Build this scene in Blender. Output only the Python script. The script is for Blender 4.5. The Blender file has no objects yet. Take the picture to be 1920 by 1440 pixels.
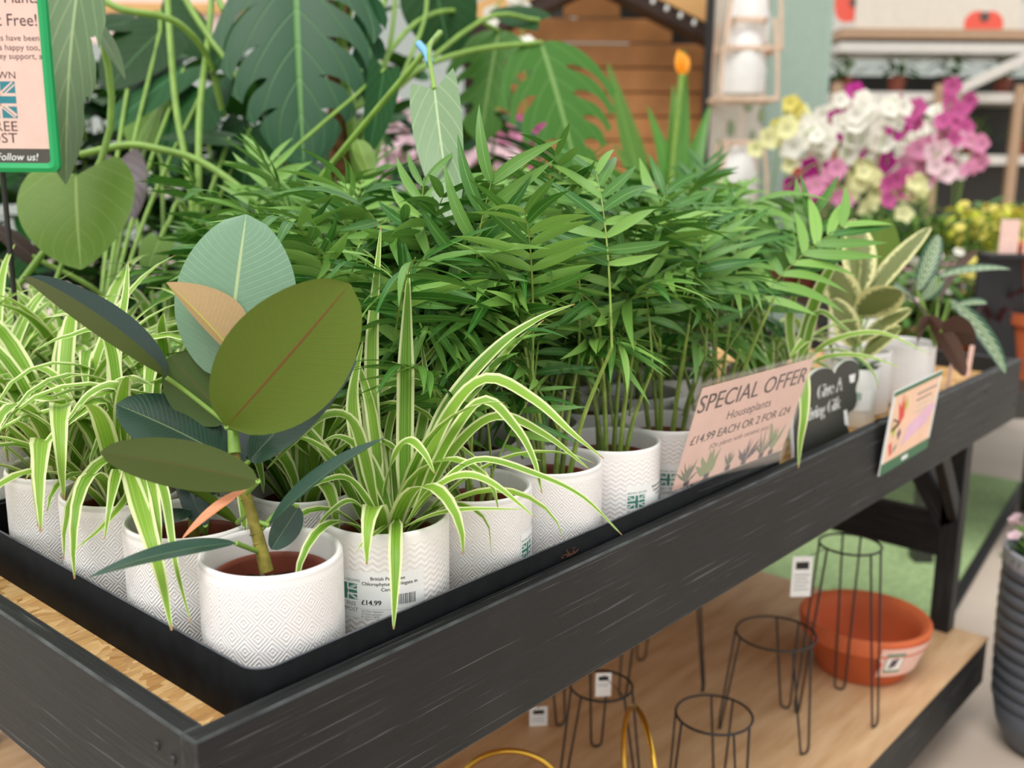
import bpy, bmesh, math, random
from mathutils import Vector, Matrix
sc = bpy.context.scene
COL = sc.collection
PI = math.pi
V = Vector
H = 0.85                                    # height of the bench rim above the floor

# ------------------------------------------------------------------ camera
F = 1909.09; YAW = .718240; PIT = .212822; ROL = -.0086908
fw = V((math.cos(PIT)*math.cos(YAW), math.cos(PIT)*math.sin(YAW), -math.sin(PIT)))
r0 = V((math.sin(YAW), -math.cos(YAW), 0)); d0 = fw.cross(r0)
rt = math.cos(ROL)*r0 + math.sin(ROL)*d0
dn = -math.sin(ROL)*r0 + math.cos(ROL)*d0
def ray(x, y): return fw + rt*((x-960)/F) + dn*((y-720)/F)
CAM = V((0, 0, H)) - ray(365, 1393)*0.80
def px(x, y, d): return CAM + ray(x, y)*d
def onz(x, y, z): r = ray(x, y); return CAM + r*((z-CAM.z)/r.z)
def ony(x, y, v): r = ray(x, y); return CAM + r*((v-CAM.y)/r.y)
def onx(x, y, v): r = ray(x, y); return CAM + r*((v-CAM.x)/r.x)
def at(x, d, z):                            # image column x, depth d, world height z
    b = fw + rt*((x-960)/F); k = ((z-CAM.z)/d - b.z)/dn.z
    return CAM + (b + dn*k)*d
def cv(a, b, c): return (rt*a + dn*b + fw*c).normalized()
cd = bpy.data.cameras.new('camera'); cam = bpy.data.objects.new('camera', cd); COL.objects.link(cam)
cd.sensor_width = 36; cd.lens = F/1920*36; cd.clip_start = .02
m = Matrix((rt, -dn, -fw)).transposed().to_4x4(); m.translation = CAM; cam.matrix_world = m
cd.dof.use_dof = True; cd.dof.focus_distance = 1.09
cd.dof.aperture_fstop = (cd.lens/1000)/0.0098
sc.camera = cam

# ------------------------------------------------------------------ light
w = bpy.data.worlds.new('world'); sc.world = w; w.use_nodes = True
bg = w.node_tree.nodes['Background']
bg.inputs[0].default_value = (.97, 1, 1, 1); bg.inputs[1].default_value = 1.0
sd = bpy.data.lights.new('sun', 'SUN'); sun = bpy.data.objects.new('sun', sd); COL.objects.link(sun)
sd.energy = 2.2; sd.angle = math.radians(35); sd.color = (1, .985, .95)
sun.rotation_euler = V((.55, .10, -1.0)).to_track_quat('-Z', 'Y').to_euler()
sc.view_settings.view_transform = 'Standard'; sc.view_settings.look = 'None'
sc.view_settings.exposure = 0.2; sc.view_settings.gamma = 1; sc.view_settings.use_curve_mapping = False

# ------------------------------------------------------------------ node materials
def hexc(r, g, b):
    f = lambda c: ((c/255+.055)/1.055)**2.4 if c > 10 else c/255/12.92
    return (f(r), f(g), f(b), 1)
class NT:
    def __init__(s, name):
        s.m = bpy.data.materials.new(name); s.m.use_nodes = True; s.t = s.m.node_tree; s.n = s.t.nodes
        s.b = s.n['Principled BSDF']; s.o = s.n['Material Output']
    def new(s, typ, **k):
        n = s.n.new(typ)
        for a, v in k.items(): setattr(n, a, v)
        return n
    def lk(s, a, b): s.t.links.new(a, b)
    def put(s, sock, v):
        if hasattr(v, 'is_linked') or hasattr(v, 'links'): s.lk(v, sock)
        elif v is not None: sock.default_value = v
    def mth(s, op, a, b=None, c=None):
        n = s.new('ShaderNodeMath', operation=op); s.put(n.inputs[0], a)
        if b is not None: s.put(n.inputs[1], b)
        if c is not None: s.put(n.inputs[2], c)
        return n.outputs[0]
    def mix(s, fac, a, b, blend='MIX'):
        n = s.new('ShaderNodeMix', data_type='RGBA', blend_type=blend)
        s.put(n.inputs[0], fac); s.put(n.inputs[6], a); s.put(n.inputs[7], b); return n.outputs[2]
    def coord(s, out='Object', scale=(1, 1, 1), rot=(0, 0, 0)):
        c = s.new('ShaderNodeTexCoord'); mp = s.new('ShaderNodeMapping')
        mp.inputs['Scale'].default_value = scale; mp.inputs['Rotation'].default_value = rot
        s.lk(c.outputs[out], mp.inputs[0]); return mp.outputs[0]
    def uv(s):
        c = s.new('ShaderNodeTexCoord'); x = s.new('ShaderNodeSeparateXYZ'); s.lk(c.outputs['UV'], x.inputs[0])
        return x.outputs[0], x.outputs[1]
    def noise(s, vec, scale, det=3, rough=.5):
        n = s.new('ShaderNodeTexNoise'); n.inputs['Scale'].default_value = scale
        n.inputs['Detail'].default_value = det; n.inputs['Roughness'].default_value = rough
        if vec is not None: s.lk(vec, n.inputs['Vector'])
        return n.outputs[0]
    def ramp(s, fac, *stops):
        n = s.new('ShaderNodeValToRGB'); e = n.color_ramp.elements
        while len(e) < len(stops): e.new(.5)
        for q, (p, c) in zip(e, stops): q.position = p; q.color = c
        s.lk(fac, n.inputs[0]); return n.outputs[0]
    def sstep(s, v, a, b):
        n = s.new('ShaderNodeMapRange', interpolation_type='SMOOTHSTEP')
        s.put(n.inputs[0], v); n.inputs[1].default_value = a; n.inputs[2].default_value = b; return n.outputs[0]
    def bump(s, h, st=.3, dist=.001):
        n = s.new('ShaderNodeBump'); n.inputs['Strength'].default_value = st; n.inputs['Distance'].default_value = dist
        s.lk(h, n.inputs['Height']); s.lk(n.outputs[0], s.b.inputs['Normal']); return n.outputs[0]
    def set(s, col=None, rough=None, spec=None, metal=None, coat=None):
        s.put(s.b.inputs['Base Color'], col); s.put(s.b.inputs['Roughness'], rough)
        s.put(s.b.inputs['Specular IOR Level'], spec); s.put(s.b.inputs['Metallic'], metal); s.put(s.b.inputs['Coat Weight'], coat)
        return s.m
def pm(name, col, rough=.5, var=.15, scale=25, spec=.5, metal=0, bump=0, objvar=0):
    t = NT(name); n = t.noise(t.coord(), scale, 4)
    dark = tuple(c*(1-var) for c in col[:3])+(1,); lite = tuple(min(1, c*(1+var)) for c in col[:3])+(1,)
    c = t.ramp(n, (.3, dark), (.7, lite))
    if objvar:
        oi = t.new('ShaderNodeObjectInfo'); hs = t.new('ShaderNodeHueSaturation')
        t.lk(t.mth('MULTIPLY_ADD', oi.outputs['Random'], objvar*2, 1-objvar), hs.inputs['Value']); t.lk(c, hs.inputs['Color']); c = hs.outputs[0]
    if bump: t.bump(n, bump, .002)
    return t.set(c, rough, spec, metal)
def thin(t, col, amount, nrm=None):
    """light shining through a leaf"""
    tr = t.new('ShaderNodeBsdfTranslucent'); t.put(tr.inputs[0], col)
    mx = t.new('ShaderNodeMixShader'); mx.inputs[0].default_value = amount
    t.lk(t.b.outputs[0], mx.inputs[1]); t.lk(tr.outputs[0], mx.inputs[2]); t.lk(mx.outputs[0], t.o.inputs[0])
def leafmat(name, top, under, rough=.35, trans=.2, rib_top=None, rib_under=None, veins=(9, .5, .12), spec=.5, objvar=.15, ribw=.05, under_rough=.6, fine=0, bumpv=.25):
    """veins = (count, sweep, strength)"""
    t = NT(name); u, v = t.uv()
    d = t.mth('ABSOLUTE', t.mth('SUBTRACT', u, .5)); d = t.mth('MULTIPLY', d, 2)
    geo = t.new('ShaderNodeNewGeometry'); back = geo.outputs['Backfacing']
    no = t.noise(t.coord('UV', (3, 5, 1)), 4, 4)
    a = t.mix(t.mth('MULTIPLY', no, .35), top, tuple(c*.62 for c in top[:3])+(1,))
    b = t.mix(t.mth('MULTIPLY', no, .3), under, tuple(c*.7 for c in under[:3])+(1,))
    ph = t.mth('MULTIPLY', t.mth('SUBTRACT', v, t.mth('MULTIPLY', d, veins[1])), veins[0])
    fr = t.mth('ABSOLUTE', t.mth('SUBTRACT', t.mth('FRACT', ph), .5))
    vn = t.mth('SUBTRACT', 1.0, t.sstep(fr, 0, .09))
    rib = t.mth('SUBTRACT', 1.0, t.sstep(d, ribw*.4, ribw))
    rt_ = rib_top or tuple(min(1, c*1.9+.03) for c in top[:3])+(1,); ru = rib_under or tuple(min(1, c*1.5+.02) for c in under[:3])+(1,)
    vs = t.mth('MULTIPLY', vn, veins[2])
    a = t.mix(vs, a, rt_); b = t.mix(vs, b, ru)
    a = t.mix(rib, a, rt_); b = t.mix(rib, b, ru)
    c = t.mix(back, a, b)
    oi = t.new('ShaderNodeObjectInfo'); hs = t.new('ShaderNodeHueSaturation')
    t.lk(t.mth('MULTIPLY_ADD', oi.outputs['Random'], objvar*2, 1-objvar), hs.inputs['Value'])
    t.lk(t.mth('MULTIPLY_ADD', oi.outputs['Random'], .03, .485), hs.inputs['Hue']); t.lk(c, hs.inputs['Color']); c = hs.outputs[0]
    h = t.mth('ADD', t.mth('MULTIPLY', vn, -1), t.mth('MULTIPLY', rib, -1.5))
    if fine:
        fn = t.mth('SINE', t.mth('MULTIPLY', t.mth('SUBTRACT', v, t.mth('MULTIPLY', d, .12)), fine))
        h = t.mth('MULTIPLY_ADD', fn, .25, h)
    t.bump(h, bumpv, .002)
    t.set(c, t.mth('MULTIPLY_ADD', back, under_rough-rough, rough), spec)
    if trans: thin(t, c, trans)
    return t.m

M = {}
def wood_black(name, c1, c2, axis):
    t = NT(name); s = [90, 90, 90]; s[axis] = 3.0
    n = t.noise(t.coord('Object', s), 1.6, 6, .65)
    s2 = [260, 260, 260]; s2[axis] = 5
    n2 = t.noise(t.coord('Object', s2), 1.0, 4, .6)
    s3 = [60, 60, 60]; s3[axis] = 9
    n3 = t.noise(t.coord('Object', s3), 1.2, 5, .7)
    big = t.noise(t.coord('Object', (5, 5, 9)), 1.0, 3)
    col = t.mix(t.sstep(n, .35, .7), c1, c2)
    col = t.mix(t.mth('MULTIPLY', t.sstep(n2, .60, .72), .26), col, hexc(150, 152, 152))
    col = t.mix(t.mth('MULTIPLY', t.sstep(n3, .68, .74), .28), col, hexc(135, 135, 132))
    col = t.mix(t.mth('MULTIPLY', t.sstep(big, .5, .8), .25), col, hexc(60, 62, 60))
    t.bump(t.mth('ADD', n, t.mth('MULTIPLY', n2, .7)), .8, .003)
    return t.set(col, t.mth('MULTIPLY_ADD', n, .3, .35), .36)
for i, ax in enumerate('xyz'): M['black_wood_'+ax] = wood_black('black painted wood '+ax, hexc(15, 16, 17), hexc(27, 28, 28), i)
t = NT('osb'); vo = t.new('ShaderNodeTexVoronoi'); vo.inputs['Scale'].default_value = 1
wp_ = t.new('ShaderNodeVectorMath', operation='MULTIPLY_ADD'); nz_ = t.new('ShaderNodeTexNoise'); nz_.inputs['Scale'].default_value = 30; t.lk(t.coord(), nz_.inputs['Vector'])
t.lk(nz_.outputs['Color'], wp_.inputs[0]); wp_.inputs[1].default_value = (2.2, 2.2, 2.2); t.lk(t.coord('Object', (48, 105, 60), (0, 0, .9)), wp_.inputs[2]); t.lk(wp_.outputs[0], vo.inputs['Vector']); sx = t.new('ShaderNodeSeparateColor'); t.lk(vo.outputs['Color'], sx.inputs[0])
g = t.noise(t.coord('Object', (20, 300, 300), (0, 0, .5)), 1.5, 4)
col = t.ramp(sx.outputs[0], (0, hexc(176, 128, 74)), (.4, hexc(205, 160, 102)), (.75, hexc(222, 182, 126)), (1, hexc(160, 112, 62)))
col = t.mix(t.mth('MULTIPLY', t.sstep(g, .5, .75), .35), col, hexc(120, 80, 42))
t.bump(t.mth('ADD', sx.outputs[1], g), .8, .003); M['osb'] = t.set(col, .75, .3)
t = NT('birch plywood'); g = t.noise(t.coord('Object', (2.5, 16, 1), (0, 0, .1)), 2.2, 4); g2 = t.noise(t.coord('Object', (2, 120, 1)), 2, 3)
M['ply'] = t.set(t.mix(t.mth('MULTIPLY', g2, .35), t.ramp(g, (.3, hexc(190, 150, 108)), (.7, hexc(222, 188, 148))), hexc(170, 126, 86)), .42, .4)
t = NT('concrete floor'); g = t.noise(t.coord('Object', (1, 1, 1)), 1.3, 6, .6); g2 = t.noise(t.coord('Object', (1, 1, 1)), 40, 3)
M['concrete'] = t.set(t.mix(t.mth('MULTIPLY', g2, .25), t.ramp(g, (.3, hexc(182, 164, 148)), (.7, hexc(208, 193, 178))), hexc(150, 134, 120)), .55, .4)
M['turf'] = pm('artificial grass', hexc(150, 172, 122), .9, .25, 60, .1, bump=.6)
M['tray'] = pm('black plastic', hexc(14, 15, 17), .55, .4, 50, .12, bump=.05)
M['worn_lit_edge'] = pm('worn paint edge with painted highlight', hexc(60, 63, 63), .45, .7, 26, .4)  # paint wear plus the light a rounded arris catches, put into the colour
M['rim_highlight'] = pm('scuffed plastic edge', hexc(84, 86, 90), .5, .4, 40, .3)  # light grey line along the tray lip: a highlight put into the colour
M['ceramic_plain'] = pm('white glazed ceramic', hexc(240, 238, 233), .25, .02, 8)
def ceramic(name, kind):
    t = NT(name); u, v = t.uv()
    if kind == 'diamond':
        fu = t.mth('ABSOLUTE', t.mth('SUBTRACT', t.mth('FRACT', t.mth('MULTIPLY', u, 17)), .5))
        fv = t.mth('ABSOLUTE', t.mth('SUBTRACT', t.mth('FRACT', t.mth('MULTIPLY', v, 4.6)), .5))
        # both diamond families of a lattice: distance to the nearest lattice centre
        d1 = t.mth('ADD', fu, fv); d2 = t.mth('SUBTRACT', 1.0, d1); d = t.mth('MINIMUM', d1, d2)
        h = t.mth('SINE', t.mth('MULTIPLY_ADD', d, 2*PI*6.0, 1.2))
    else:
        z = t.mth('ABSOLUTE', t.mth('SUBTRACT', t.mth('FRACT', t.mth('MULTIPLY', u, 34)), .5))
        z = t.mth('SINE', t.mth('MULTIPLY', t.mth('SUBTRACT', z, .25), PI*2))
        h = t.mth('SINE', t.mth('MULTIPLY', t.mth('ADD', v, t.mth('MULTIPLY', z, .014)), 2*PI*20))
    fade = t.mth('MULTIPLY', t.sstep(v, .92, .89), t.sstep(v, .0, .02))
    t.bump(t.mth('MULTIPLY', h, fade), .42 if kind == 'diamond' else .25, .0010)
    return t.set(hexc(246, 241, 238), .32, .45)
M['diamond'] = ceramic('ceramic embossed diamonds', 'diamond'); M['chevron'] = ceramic('ceramic embossed waves', 'chevron')
M['nursery'] = pm('terracotta plastic', hexc(128, 62, 44), .5, .1, 20)
M['soil'] = pm('potting compost', hexc(38, 28, 22), .95, .7, 90, .1, bump=1)
M['terracotta'] = pm('terracotta clay', hexc(198, 100, 60), .7, .1, 14, .25, objvar=.05)
M['black_wire'] = pm('black wire', hexc(38, 33, 32), .45, .15, 40)
M['gold'] = pm('brass wire', hexc(214, 170, 70), .25, .08, 40, .5, 1)
t = NT('clear acrylic'); tr = t.new('ShaderNodeBsdfTransparent'); gg = t.new('ShaderNodeBsdfGlossy'); gg.inputs['Roughness'].default_value = .05
fz_ = t.new('ShaderNodeLayerWeight'); mx = t.new('ShaderNodeMixShader'); t.lk(t.mth('MULTIPLY_ADD', t.mth('POWER', fz_.outputs['Facing'], 3), .4, .03), mx.inputs[0]); t.lk(tr.outputs[0], mx.inputs[1]); t.lk(gg.outputs[0], mx.inputs[2]); t.lk(mx.outputs[0], t.o.inputs[0]); M['acrylic'] = t.m
for n, c in dict(pink=(236, 197, 185), ink=(62, 44, 50), inkgrey=(104, 80, 82), white=(246, 246, 244), black=(20, 20, 20), teal=(66, 130, 112), tealblue=(44, 128, 142),
                 greenframe=(12, 160, 92), dgreen=(52, 112, 74), signblack=(52, 54, 48), peach=(250, 206, 176), red=(226, 70, 58), lime=(180, 200, 50), lilac=(236, 190, 214),
                 strip=(78, 72, 66), plantgrey=(110, 118, 100), plantgreen=(142, 158, 116), plum=(80, 74, 90), cream=(238, 226, 196), greytext=(120, 120, 118), blackpost=(28, 28, 30),
                 sage=(158, 178, 164), bannerbeige=(214, 204, 190), poppy=(226, 88, 70), palewall=(160, 168, 164), shelfwhite=(206, 200, 192), shelfdark=(52, 50, 46), bluetie=(120, 180, 220),
                 greypot=(84, 88, 94), greyglaze=(150, 150, 156), pinkwall=(238, 212, 204), brownpost=(170, 138, 110), grit=(90, 70, 55)).items():
    M[n] = pm(n.replace('_', ' '), hexc(*c), .5, .05, 30)
M['greenframe'] = pm('green plastic', hexc(8, 158, 88), .3, .05, 10)
# leaf materials
M['ficus'] = leafmat('rubber plant leaf', hexc(44, 72, 56), hexc(98, 112, 46), .26, .05, hexc(110, 130, 90), hexc(120, 84, 44), (24, .18, .08), .5, .06, .03, .5, 0, .18)
M['ficus_sky_sheen'] = leafmat('rubber plant leaf with painted sky sheen', hexc(118, 154, 120), hexc(108, 122, 62), .34, .12, hexc(176, 190, 140), hexc(150, 96, 56), (26, .18, .22), .5, .04, .04, .5, 0, .2)  # paleness of the upper side is sky reflection painted into the leaf colour
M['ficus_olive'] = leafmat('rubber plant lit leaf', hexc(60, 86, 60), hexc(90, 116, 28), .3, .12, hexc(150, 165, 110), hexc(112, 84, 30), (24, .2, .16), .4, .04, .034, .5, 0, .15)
M['ficus_young'] = leafmat('rubber plant young leaf', hexc(192, 158, 112), hexc(196, 150, 112), .4, .2, hexc(200, 190, 90), hexc(190, 160, 80), (22, .2, .12), .4, .03)
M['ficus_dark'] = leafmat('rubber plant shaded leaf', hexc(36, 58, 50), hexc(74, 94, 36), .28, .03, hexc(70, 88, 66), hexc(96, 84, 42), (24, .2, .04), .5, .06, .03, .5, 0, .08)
M['sheath'] = leafmat('rubber plant sheath', hexc(214, 128, 96), hexc(206, 112, 84), .5, .15, hexc(220, 150, 110), None, (5, .2, .05))
M['stem_ficus'] = pm('rubber plant bark', hexc(132, 122, 52), .7, .35, 90, .3, bump=.6)
M['stem_green'] = pm('green stem', hexc(126, 160, 66), .5, .15, 40)
M['stem_palm'] = pm('palm cane', hexc(128, 150, 66), .5, .3, 60, objvar=.2)
t = NT('spider plant leaf'); u, v = t.uv()
d = t.mth('MULTIPLY', t.mth('ABSOLUTE', t.mth('SUBTRACT', u, .5)), 2)
no = t.noise(t.coord('UV', (9, 1.2, 1)), 3, 2)
edge = t.sstep(t.mth('ADD', d, t.mth('MULTIPLY', t.mth('SUBTRACT', no, .5), .3)), .60, .72)
stripe = t.mth('MULTIPLY', t.sstep(t.noise(t.coord('UV', (26, .5, 1)), 1.0, 1), .52, .6), .6)
oi = t.new('ShaderNodeObjectInfo')
gr = t.mix(oi.outputs['Random'], hexc(98, 148, 32), hexc(140, 182, 58))
gr = t.mix(stripe, gr, hexc(170, 198, 96))
col = t.mix(edge, gr, hexc(232, 238, 178))
tipm = t.sstep(v, .975, .995); col = t.mix(tipm, col, hexc(176, 138, 92))
t.bump(t.mth('SINE', t.mth('MULTIPLY', u, 60)), .12, .0008)
t.set(col, .42, .35); thin(t, col, .28); M['spider'] = t.m
t = NT('parlour palm leaflet'); u, v = t.uv()
oi = t.new('ShaderNodeObjectInfo')
col = t.mix(t.mth('POWER', oi.outputs['Random'], 1.4), hexc(46, 104, 30), hexc(140, 184, 84))
d = t.mth('ABSOLUTE', t.mth('SUBTRACT', u, .5)); col = t.mix(t.mth('SUBTRACT', 1.0, t.sstep(d, .01, .05)), col, hexc(120, 165, 84))
t.bump(t.mth('SINE', t.mth('MULTIPLY', u, 42)), .2, .0008); t.set(col, .36, .45); thin(t, col, .18); M['palm'] = t.m
M['monstera'] = leafmat('monstera leaf', hexc(34, 80, 46), hexc(84, 122, 60), .42, .15, hexc(96, 140, 76), None, (6, .45, .3), .3, .06, .05)
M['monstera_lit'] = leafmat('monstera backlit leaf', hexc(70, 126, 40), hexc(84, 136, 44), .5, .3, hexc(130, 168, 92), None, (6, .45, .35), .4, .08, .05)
M['monstera_grey'] = leafmat('grey green leaf', hexc(98, 128, 84), hexc(118, 148, 80), .4, .15, hexc(150, 176, 120), None, (5, .5, .45), .4, .05, .05)
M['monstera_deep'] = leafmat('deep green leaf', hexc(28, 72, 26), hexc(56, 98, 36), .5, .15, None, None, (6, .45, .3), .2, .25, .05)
M['heart_lit'] = leafmat('bright heart leaf', hexc(122, 158, 62), hexc(126, 164, 64), .45, .3, hexc(168, 196, 110), None, (6, .5, .3), .4, .06, .04)
M['silver_leaf'] = leafmat('silvery arrow leaf', hexc(124, 152, 110), hexc(112, 140, 96), .35, .15, hexc(176, 196, 150), None, (6, .4, .4), .5, .05, .06)
M['maroon'] = leafmat('maroon leaf', hexc(58, 34, 32), hexc(86, 40, 40), .4, .1, None, None, (6, .4, .2))
M['tineke'] = leafmat('cream edged leaf', hexc(138, 146, 84), hexc(150, 148, 92), .4, .2, hexc(226, 218, 160), hexc(226, 218, 160), (7, .3, .3), .4, .12, .07)
t = NT('variegated ficus leaf'); u, v = t.uv(); d = t.mth('MULTIPLY', t.mth('ABSOLUTE', t.mth('SUBTRACT', u, .5)), 2)
no = t.noise(t.coord('UV', (5, 7, 1)), 2.5, 3); e = t.sstep(t.mth('ADD', d, t.mth('MULTIPLY', t.mth('SUBTRACT', no, .5), .8)), .62, .72)
col = t.mix(e, hexc(118, 126, 74), hexc(226, 220, 160)); t.set(col, .4, .4); thin(t, col, .2); M['tineke'] = t.m
t = NT('patterned calathea leaf'); u, v = t.uv(); d = t.mth('MULTIPLY', t.mth('ABSOLUTE', t.mth('SUBTRACT', u, .5)), 2)
geo = t.new('ShaderNodeNewGeometry'); sn = t.mth('SINE', t.mth('MULTIPLY', t.mth('SUBTRACT', v, t.mth('MULTIPLY', d, .3)), 60))
pat = t.mth('MULTIPLY', t.sstep(sn, .0, .5), t.mth('SUBTRACT', 1.0, t.sstep(d, .55, .75)))
col = t.mix(pat, hexc(52, 82, 58), hexc(176, 192, 150)); col = t.mix(geo.outputs['Backfacing'], col, hexc(84, 60, 50)); t.set(col, .4, .4); M['calathea'] = t.m
M['strap'] = leafmat('strap leaf', hexc(92, 146, 52), hexc(90, 140, 50), .4, .3, None, None, (3, .2, .1))
M['orchid_leaf'] = leafmat('orchid leaf', hexc(58, 104, 50), hexc(80, 120, 60), .35, .1)
for n, c in dict(fl_white=(244, 240, 228), fl_magenta=(186, 40, 140), fl_pink=(226, 150, 184), fl_pale=(240, 208, 216), fl_yellow=(228, 214, 110), fl_rose=(200, 90, 150), fl_cream=(236, 232, 176), fl_coral=(206, 70, 60)).items():
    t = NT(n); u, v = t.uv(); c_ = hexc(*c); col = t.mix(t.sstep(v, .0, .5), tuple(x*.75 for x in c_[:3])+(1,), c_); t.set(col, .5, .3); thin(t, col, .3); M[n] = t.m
M['dry_root'] = pm('dry root', hexc(96, 66, 50), .9, .3, 60, .1)
M['moss'] = pm('coir pole', hexc(134, 92, 66), .95, .5, 60, .1, bump=1)
M['timber'] = pm('larch boards', hexc(196, 134, 84), .6, .18, 6, .3, objvar=.12)
M['timber_pale'] = pm('pale larch', hexc(216, 168, 110), .6, .1, 6, .3)
M['timber_dark'] = pm('dark stained wood', hexc(62, 46, 40), .6, .2, 12, .3)
M['yellow_leaf'] = leafmat('golden leaf', hexc(196, 196, 56), hexc(180, 184, 60), .5, .3, None, None, (4, .3, .1), .3, .2)
M['grass_leaf'] = leafmat('fresh green leaf', hexc(84, 128, 56), hexc(90, 130, 60), .4, .25, None, None, (4, .3, .15), .4, .25)
M['sheer'] = pm('sheer white fabric', hexc(230, 226, 222), .7, .05, 20)
M['pinkwood'] = pm('bleached wood', hexc(222, 190, 166), .6, .12, 25)

# ------------------------------------------------------------------ mesh helpers
class MB:
    def __init__(s): s.v = []; s.f = []; s.uv = []; s.mi = []
    def add(s, v, f, uv=None, mi=0):
        o = len(s.v); s.v += [tuple(p) for p in v]; s.f += [tuple(i+o for i in q) for q in f]
        s.uv += list(uv) if uv else [(.5, .5)]*len(v); s.mi += [mi]*len(f); return s
    def mesh(s, name, mats, smooth=True, off=None):
        me = bpy.data.meshes.new(name)
        vs = s.v if off is None else [(p[0]-off[0], p[1]-off[1], p[2]-off[2]) for p in s.v]
        me.from_pydata(vs, [], s.f)
        for q in mats: me.materials.append(M[q] if isinstance(q, str) else q)
        if any(s.mi): me.polygons.foreach_set('material_index', s.mi)
        ul = me.uv_layers.new(name='UVMap'); li = [0]*len(me.loops); me.loops.foreach_get('vertex_index', li)
        fl = []
        for i in li: fl += s.uv[i]
        ul.data.foreach_set('uv', fl)
        if smooth: me.polygons.foreach_set('use_smooth', [True]*len(me.polygons))
        me.update()
        if smooth: me.set_sharp_from_angle(angle=1.0)
        return me
def link(name, me, parent=None, mw=None):
    o = bpy.data.objects.new(name, me); COL.objects.link(o)
    if parent is not None: o.parent = parent
    if mw is not None: o.matrix_basis = mw
    return o
def tag(o, label, cat, group=None):
    o['label'] = label; o['category'] = cat
    if group: o['group'] = group
    return o
def struct(o): o['kind'] = 'structure'; return o
def thing(name, label, cat, loc=(0, 0, 0), group=None, rotz=0):
    o = bpy.data.objects.new(name, None); COL.objects.link(o); o.location = loc; o.rotation_euler[2] = rotz
    o.empty_display_size = .05
    return tag(o, label, cat, group)
def copy_tree(o, parent=None):
    c = o.copy(); COL.objects.link(c); c.parent = parent
    for ch in o.children: copy_tree(ch, c)
    return c
def relabel(o, label, group=None):
    o['label'] = label
    if group: o['group'] = group
    elif 'group' in o: del o['group']
def box(c, s, rz=0, bev=0, R=None):
    """box mesh data (verts, faces) with optional bevel"""
    bm = bmesh.new(); bmesh.ops.create_cube(bm, size=1)
    bmesh.ops.scale(bm, vec=s, verts=bm.verts)
    if bev: bmesh.ops.bevel(bm, geom=bm.edges[:], offset=bev, segments=2, affect='EDGES', profile=.5, material=1)
    mt = Matrix.Translation(c) @ (R.to_4x4() if R is not None else Matrix.Rotation(rz, 4, 'Z')); bmesh.ops.transform(bm, matrix=mt, verts=bm.verts)
    bm.verts.index_update(); v = [x.co.copy() for x in bm.verts]; f = [[q.index for q in p.verts] for p in bm.faces]; box.mi = [p.material_index for p in bm.faces]; bm.free(); return v, f
def boxo(name, c, s, mat, parent=None, rz=0, bev=.002, off=None, R=None, edge=None):
    """box object whose own origin is its centre"""
    v, f = box((0, 0, 0), s, 0, bev)
    mb_ = MB().add(v, f)
    if edge: mb_.mi = list(box.mi)
    me = mb_.mesh(name, [mat, edge] if edge else [mat], False)
    po = off if off is not None else (parent.location if parent is not None else V((0, 0, 0)))
    mw = Matrix.Translation(V(c)-V(po)) @ (R.to_4x4() if R is not None else Matrix.Rotation(rz, 4, 'Z'))
    return link(name, me, parent, mw)
def frames(pts):
    n = len(pts); T = []
    for i in range(n):
        a = pts[max(0, i-1)]; b = pts[min(n-1, i+1)]; T.append((b-a).normalized())
    return T
def tube(pts, r, n=7, cap=True, closed=False):
    pts = [V(p) for p in pts]; N = len(pts); T = frames(pts)
    if closed: T = [(pts[(i+1) % N]-pts[i-1]).normalized() for i in range(N)]
    ref = V((0, 0, 1)) if abs(T[0].z) < .9 else V((1, 0, 0)); v = []; uv = []
    s = T[0].cross(ref).normalized()
    for i in range(N):
        s = (s - T[i]*s.dot(T[i])).normalized(); b = T[i].cross(s); rr = r(i/(N-1)) if callable(r) else r
        for k in range(n): a = 2*PI*k/n; v.append(pts[i]+(s*math.cos(a)+b*math.sin(a))*rr); uv.append((k/n, i/(N-1)))
    f = [(i*n+k, i*n+(k+1) % n, (i+1)*n+(k+1) % n, (i+1)*n+k) for i in range(N-1) for k in range(n)]
    if closed: f += [((N-1)*n+k, (N-1)*n+(k+1) % n, (k+1) % n, k) for k in range(n)]
    elif cap: f += [tuple(range(n-1, -1, -1)), tuple((N-1)*n+k for k in range(n))]
    return v, f, uv
def spline(pts, n=10):
    pts = [V(p) for p in pts]; P = [pts[0]*2-pts[1]]+pts+[pts[-1]*2-pts[-2]]; out = []
    for i in range(1, len(P)-2):
        a, b, c, d = P[i-1:i+3]
        for k in range(n):
            t = k/n; out.append(.5*((2*b)+(c-a)*t+(2*a-5*b+4*c-d)*t*t+(3*b-a-3*c+d)*t**3))
    out.append(pts[-1]); return out
def resample(pts, n):
    L = [0]
    for a, b in zip(pts, pts[1:]): L.append(L[-1]+(b-a).length)
    out = []; j = 0
    for i in range(n):
        s = L[-1]*i/(n-1)
        while j < len(L)-2 and L[j+1] < s: j += 1
        t = (s-L[j])/max(1e-9, L[j+1]-L[j]); out.append(pts[j].lerp(pts[j+1], min(1, max(0, t))))
    return out
def lathe(prof, n=48, c=(0, 0, 0), uvs=True):
    """prof: list of (r, z)"""
    v = []; uv = []; f = []; N = len(prof)
    for k in range(n+1):
        a = 2*PI*k/n
        for j, (r, z) in enumerate(prof): v.append((c[0]+r*math.cos(a), c[1]+r*math.sin(a), c[2]+z)); uv.append((k/n, j/(N-1)))
    for k in range(n):
        for j in range(N-1): f.append((k*N+j, (k+1)*N+j, (k+1)*N+j+1, k*N+j+1))
    return v, f, uv
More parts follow.
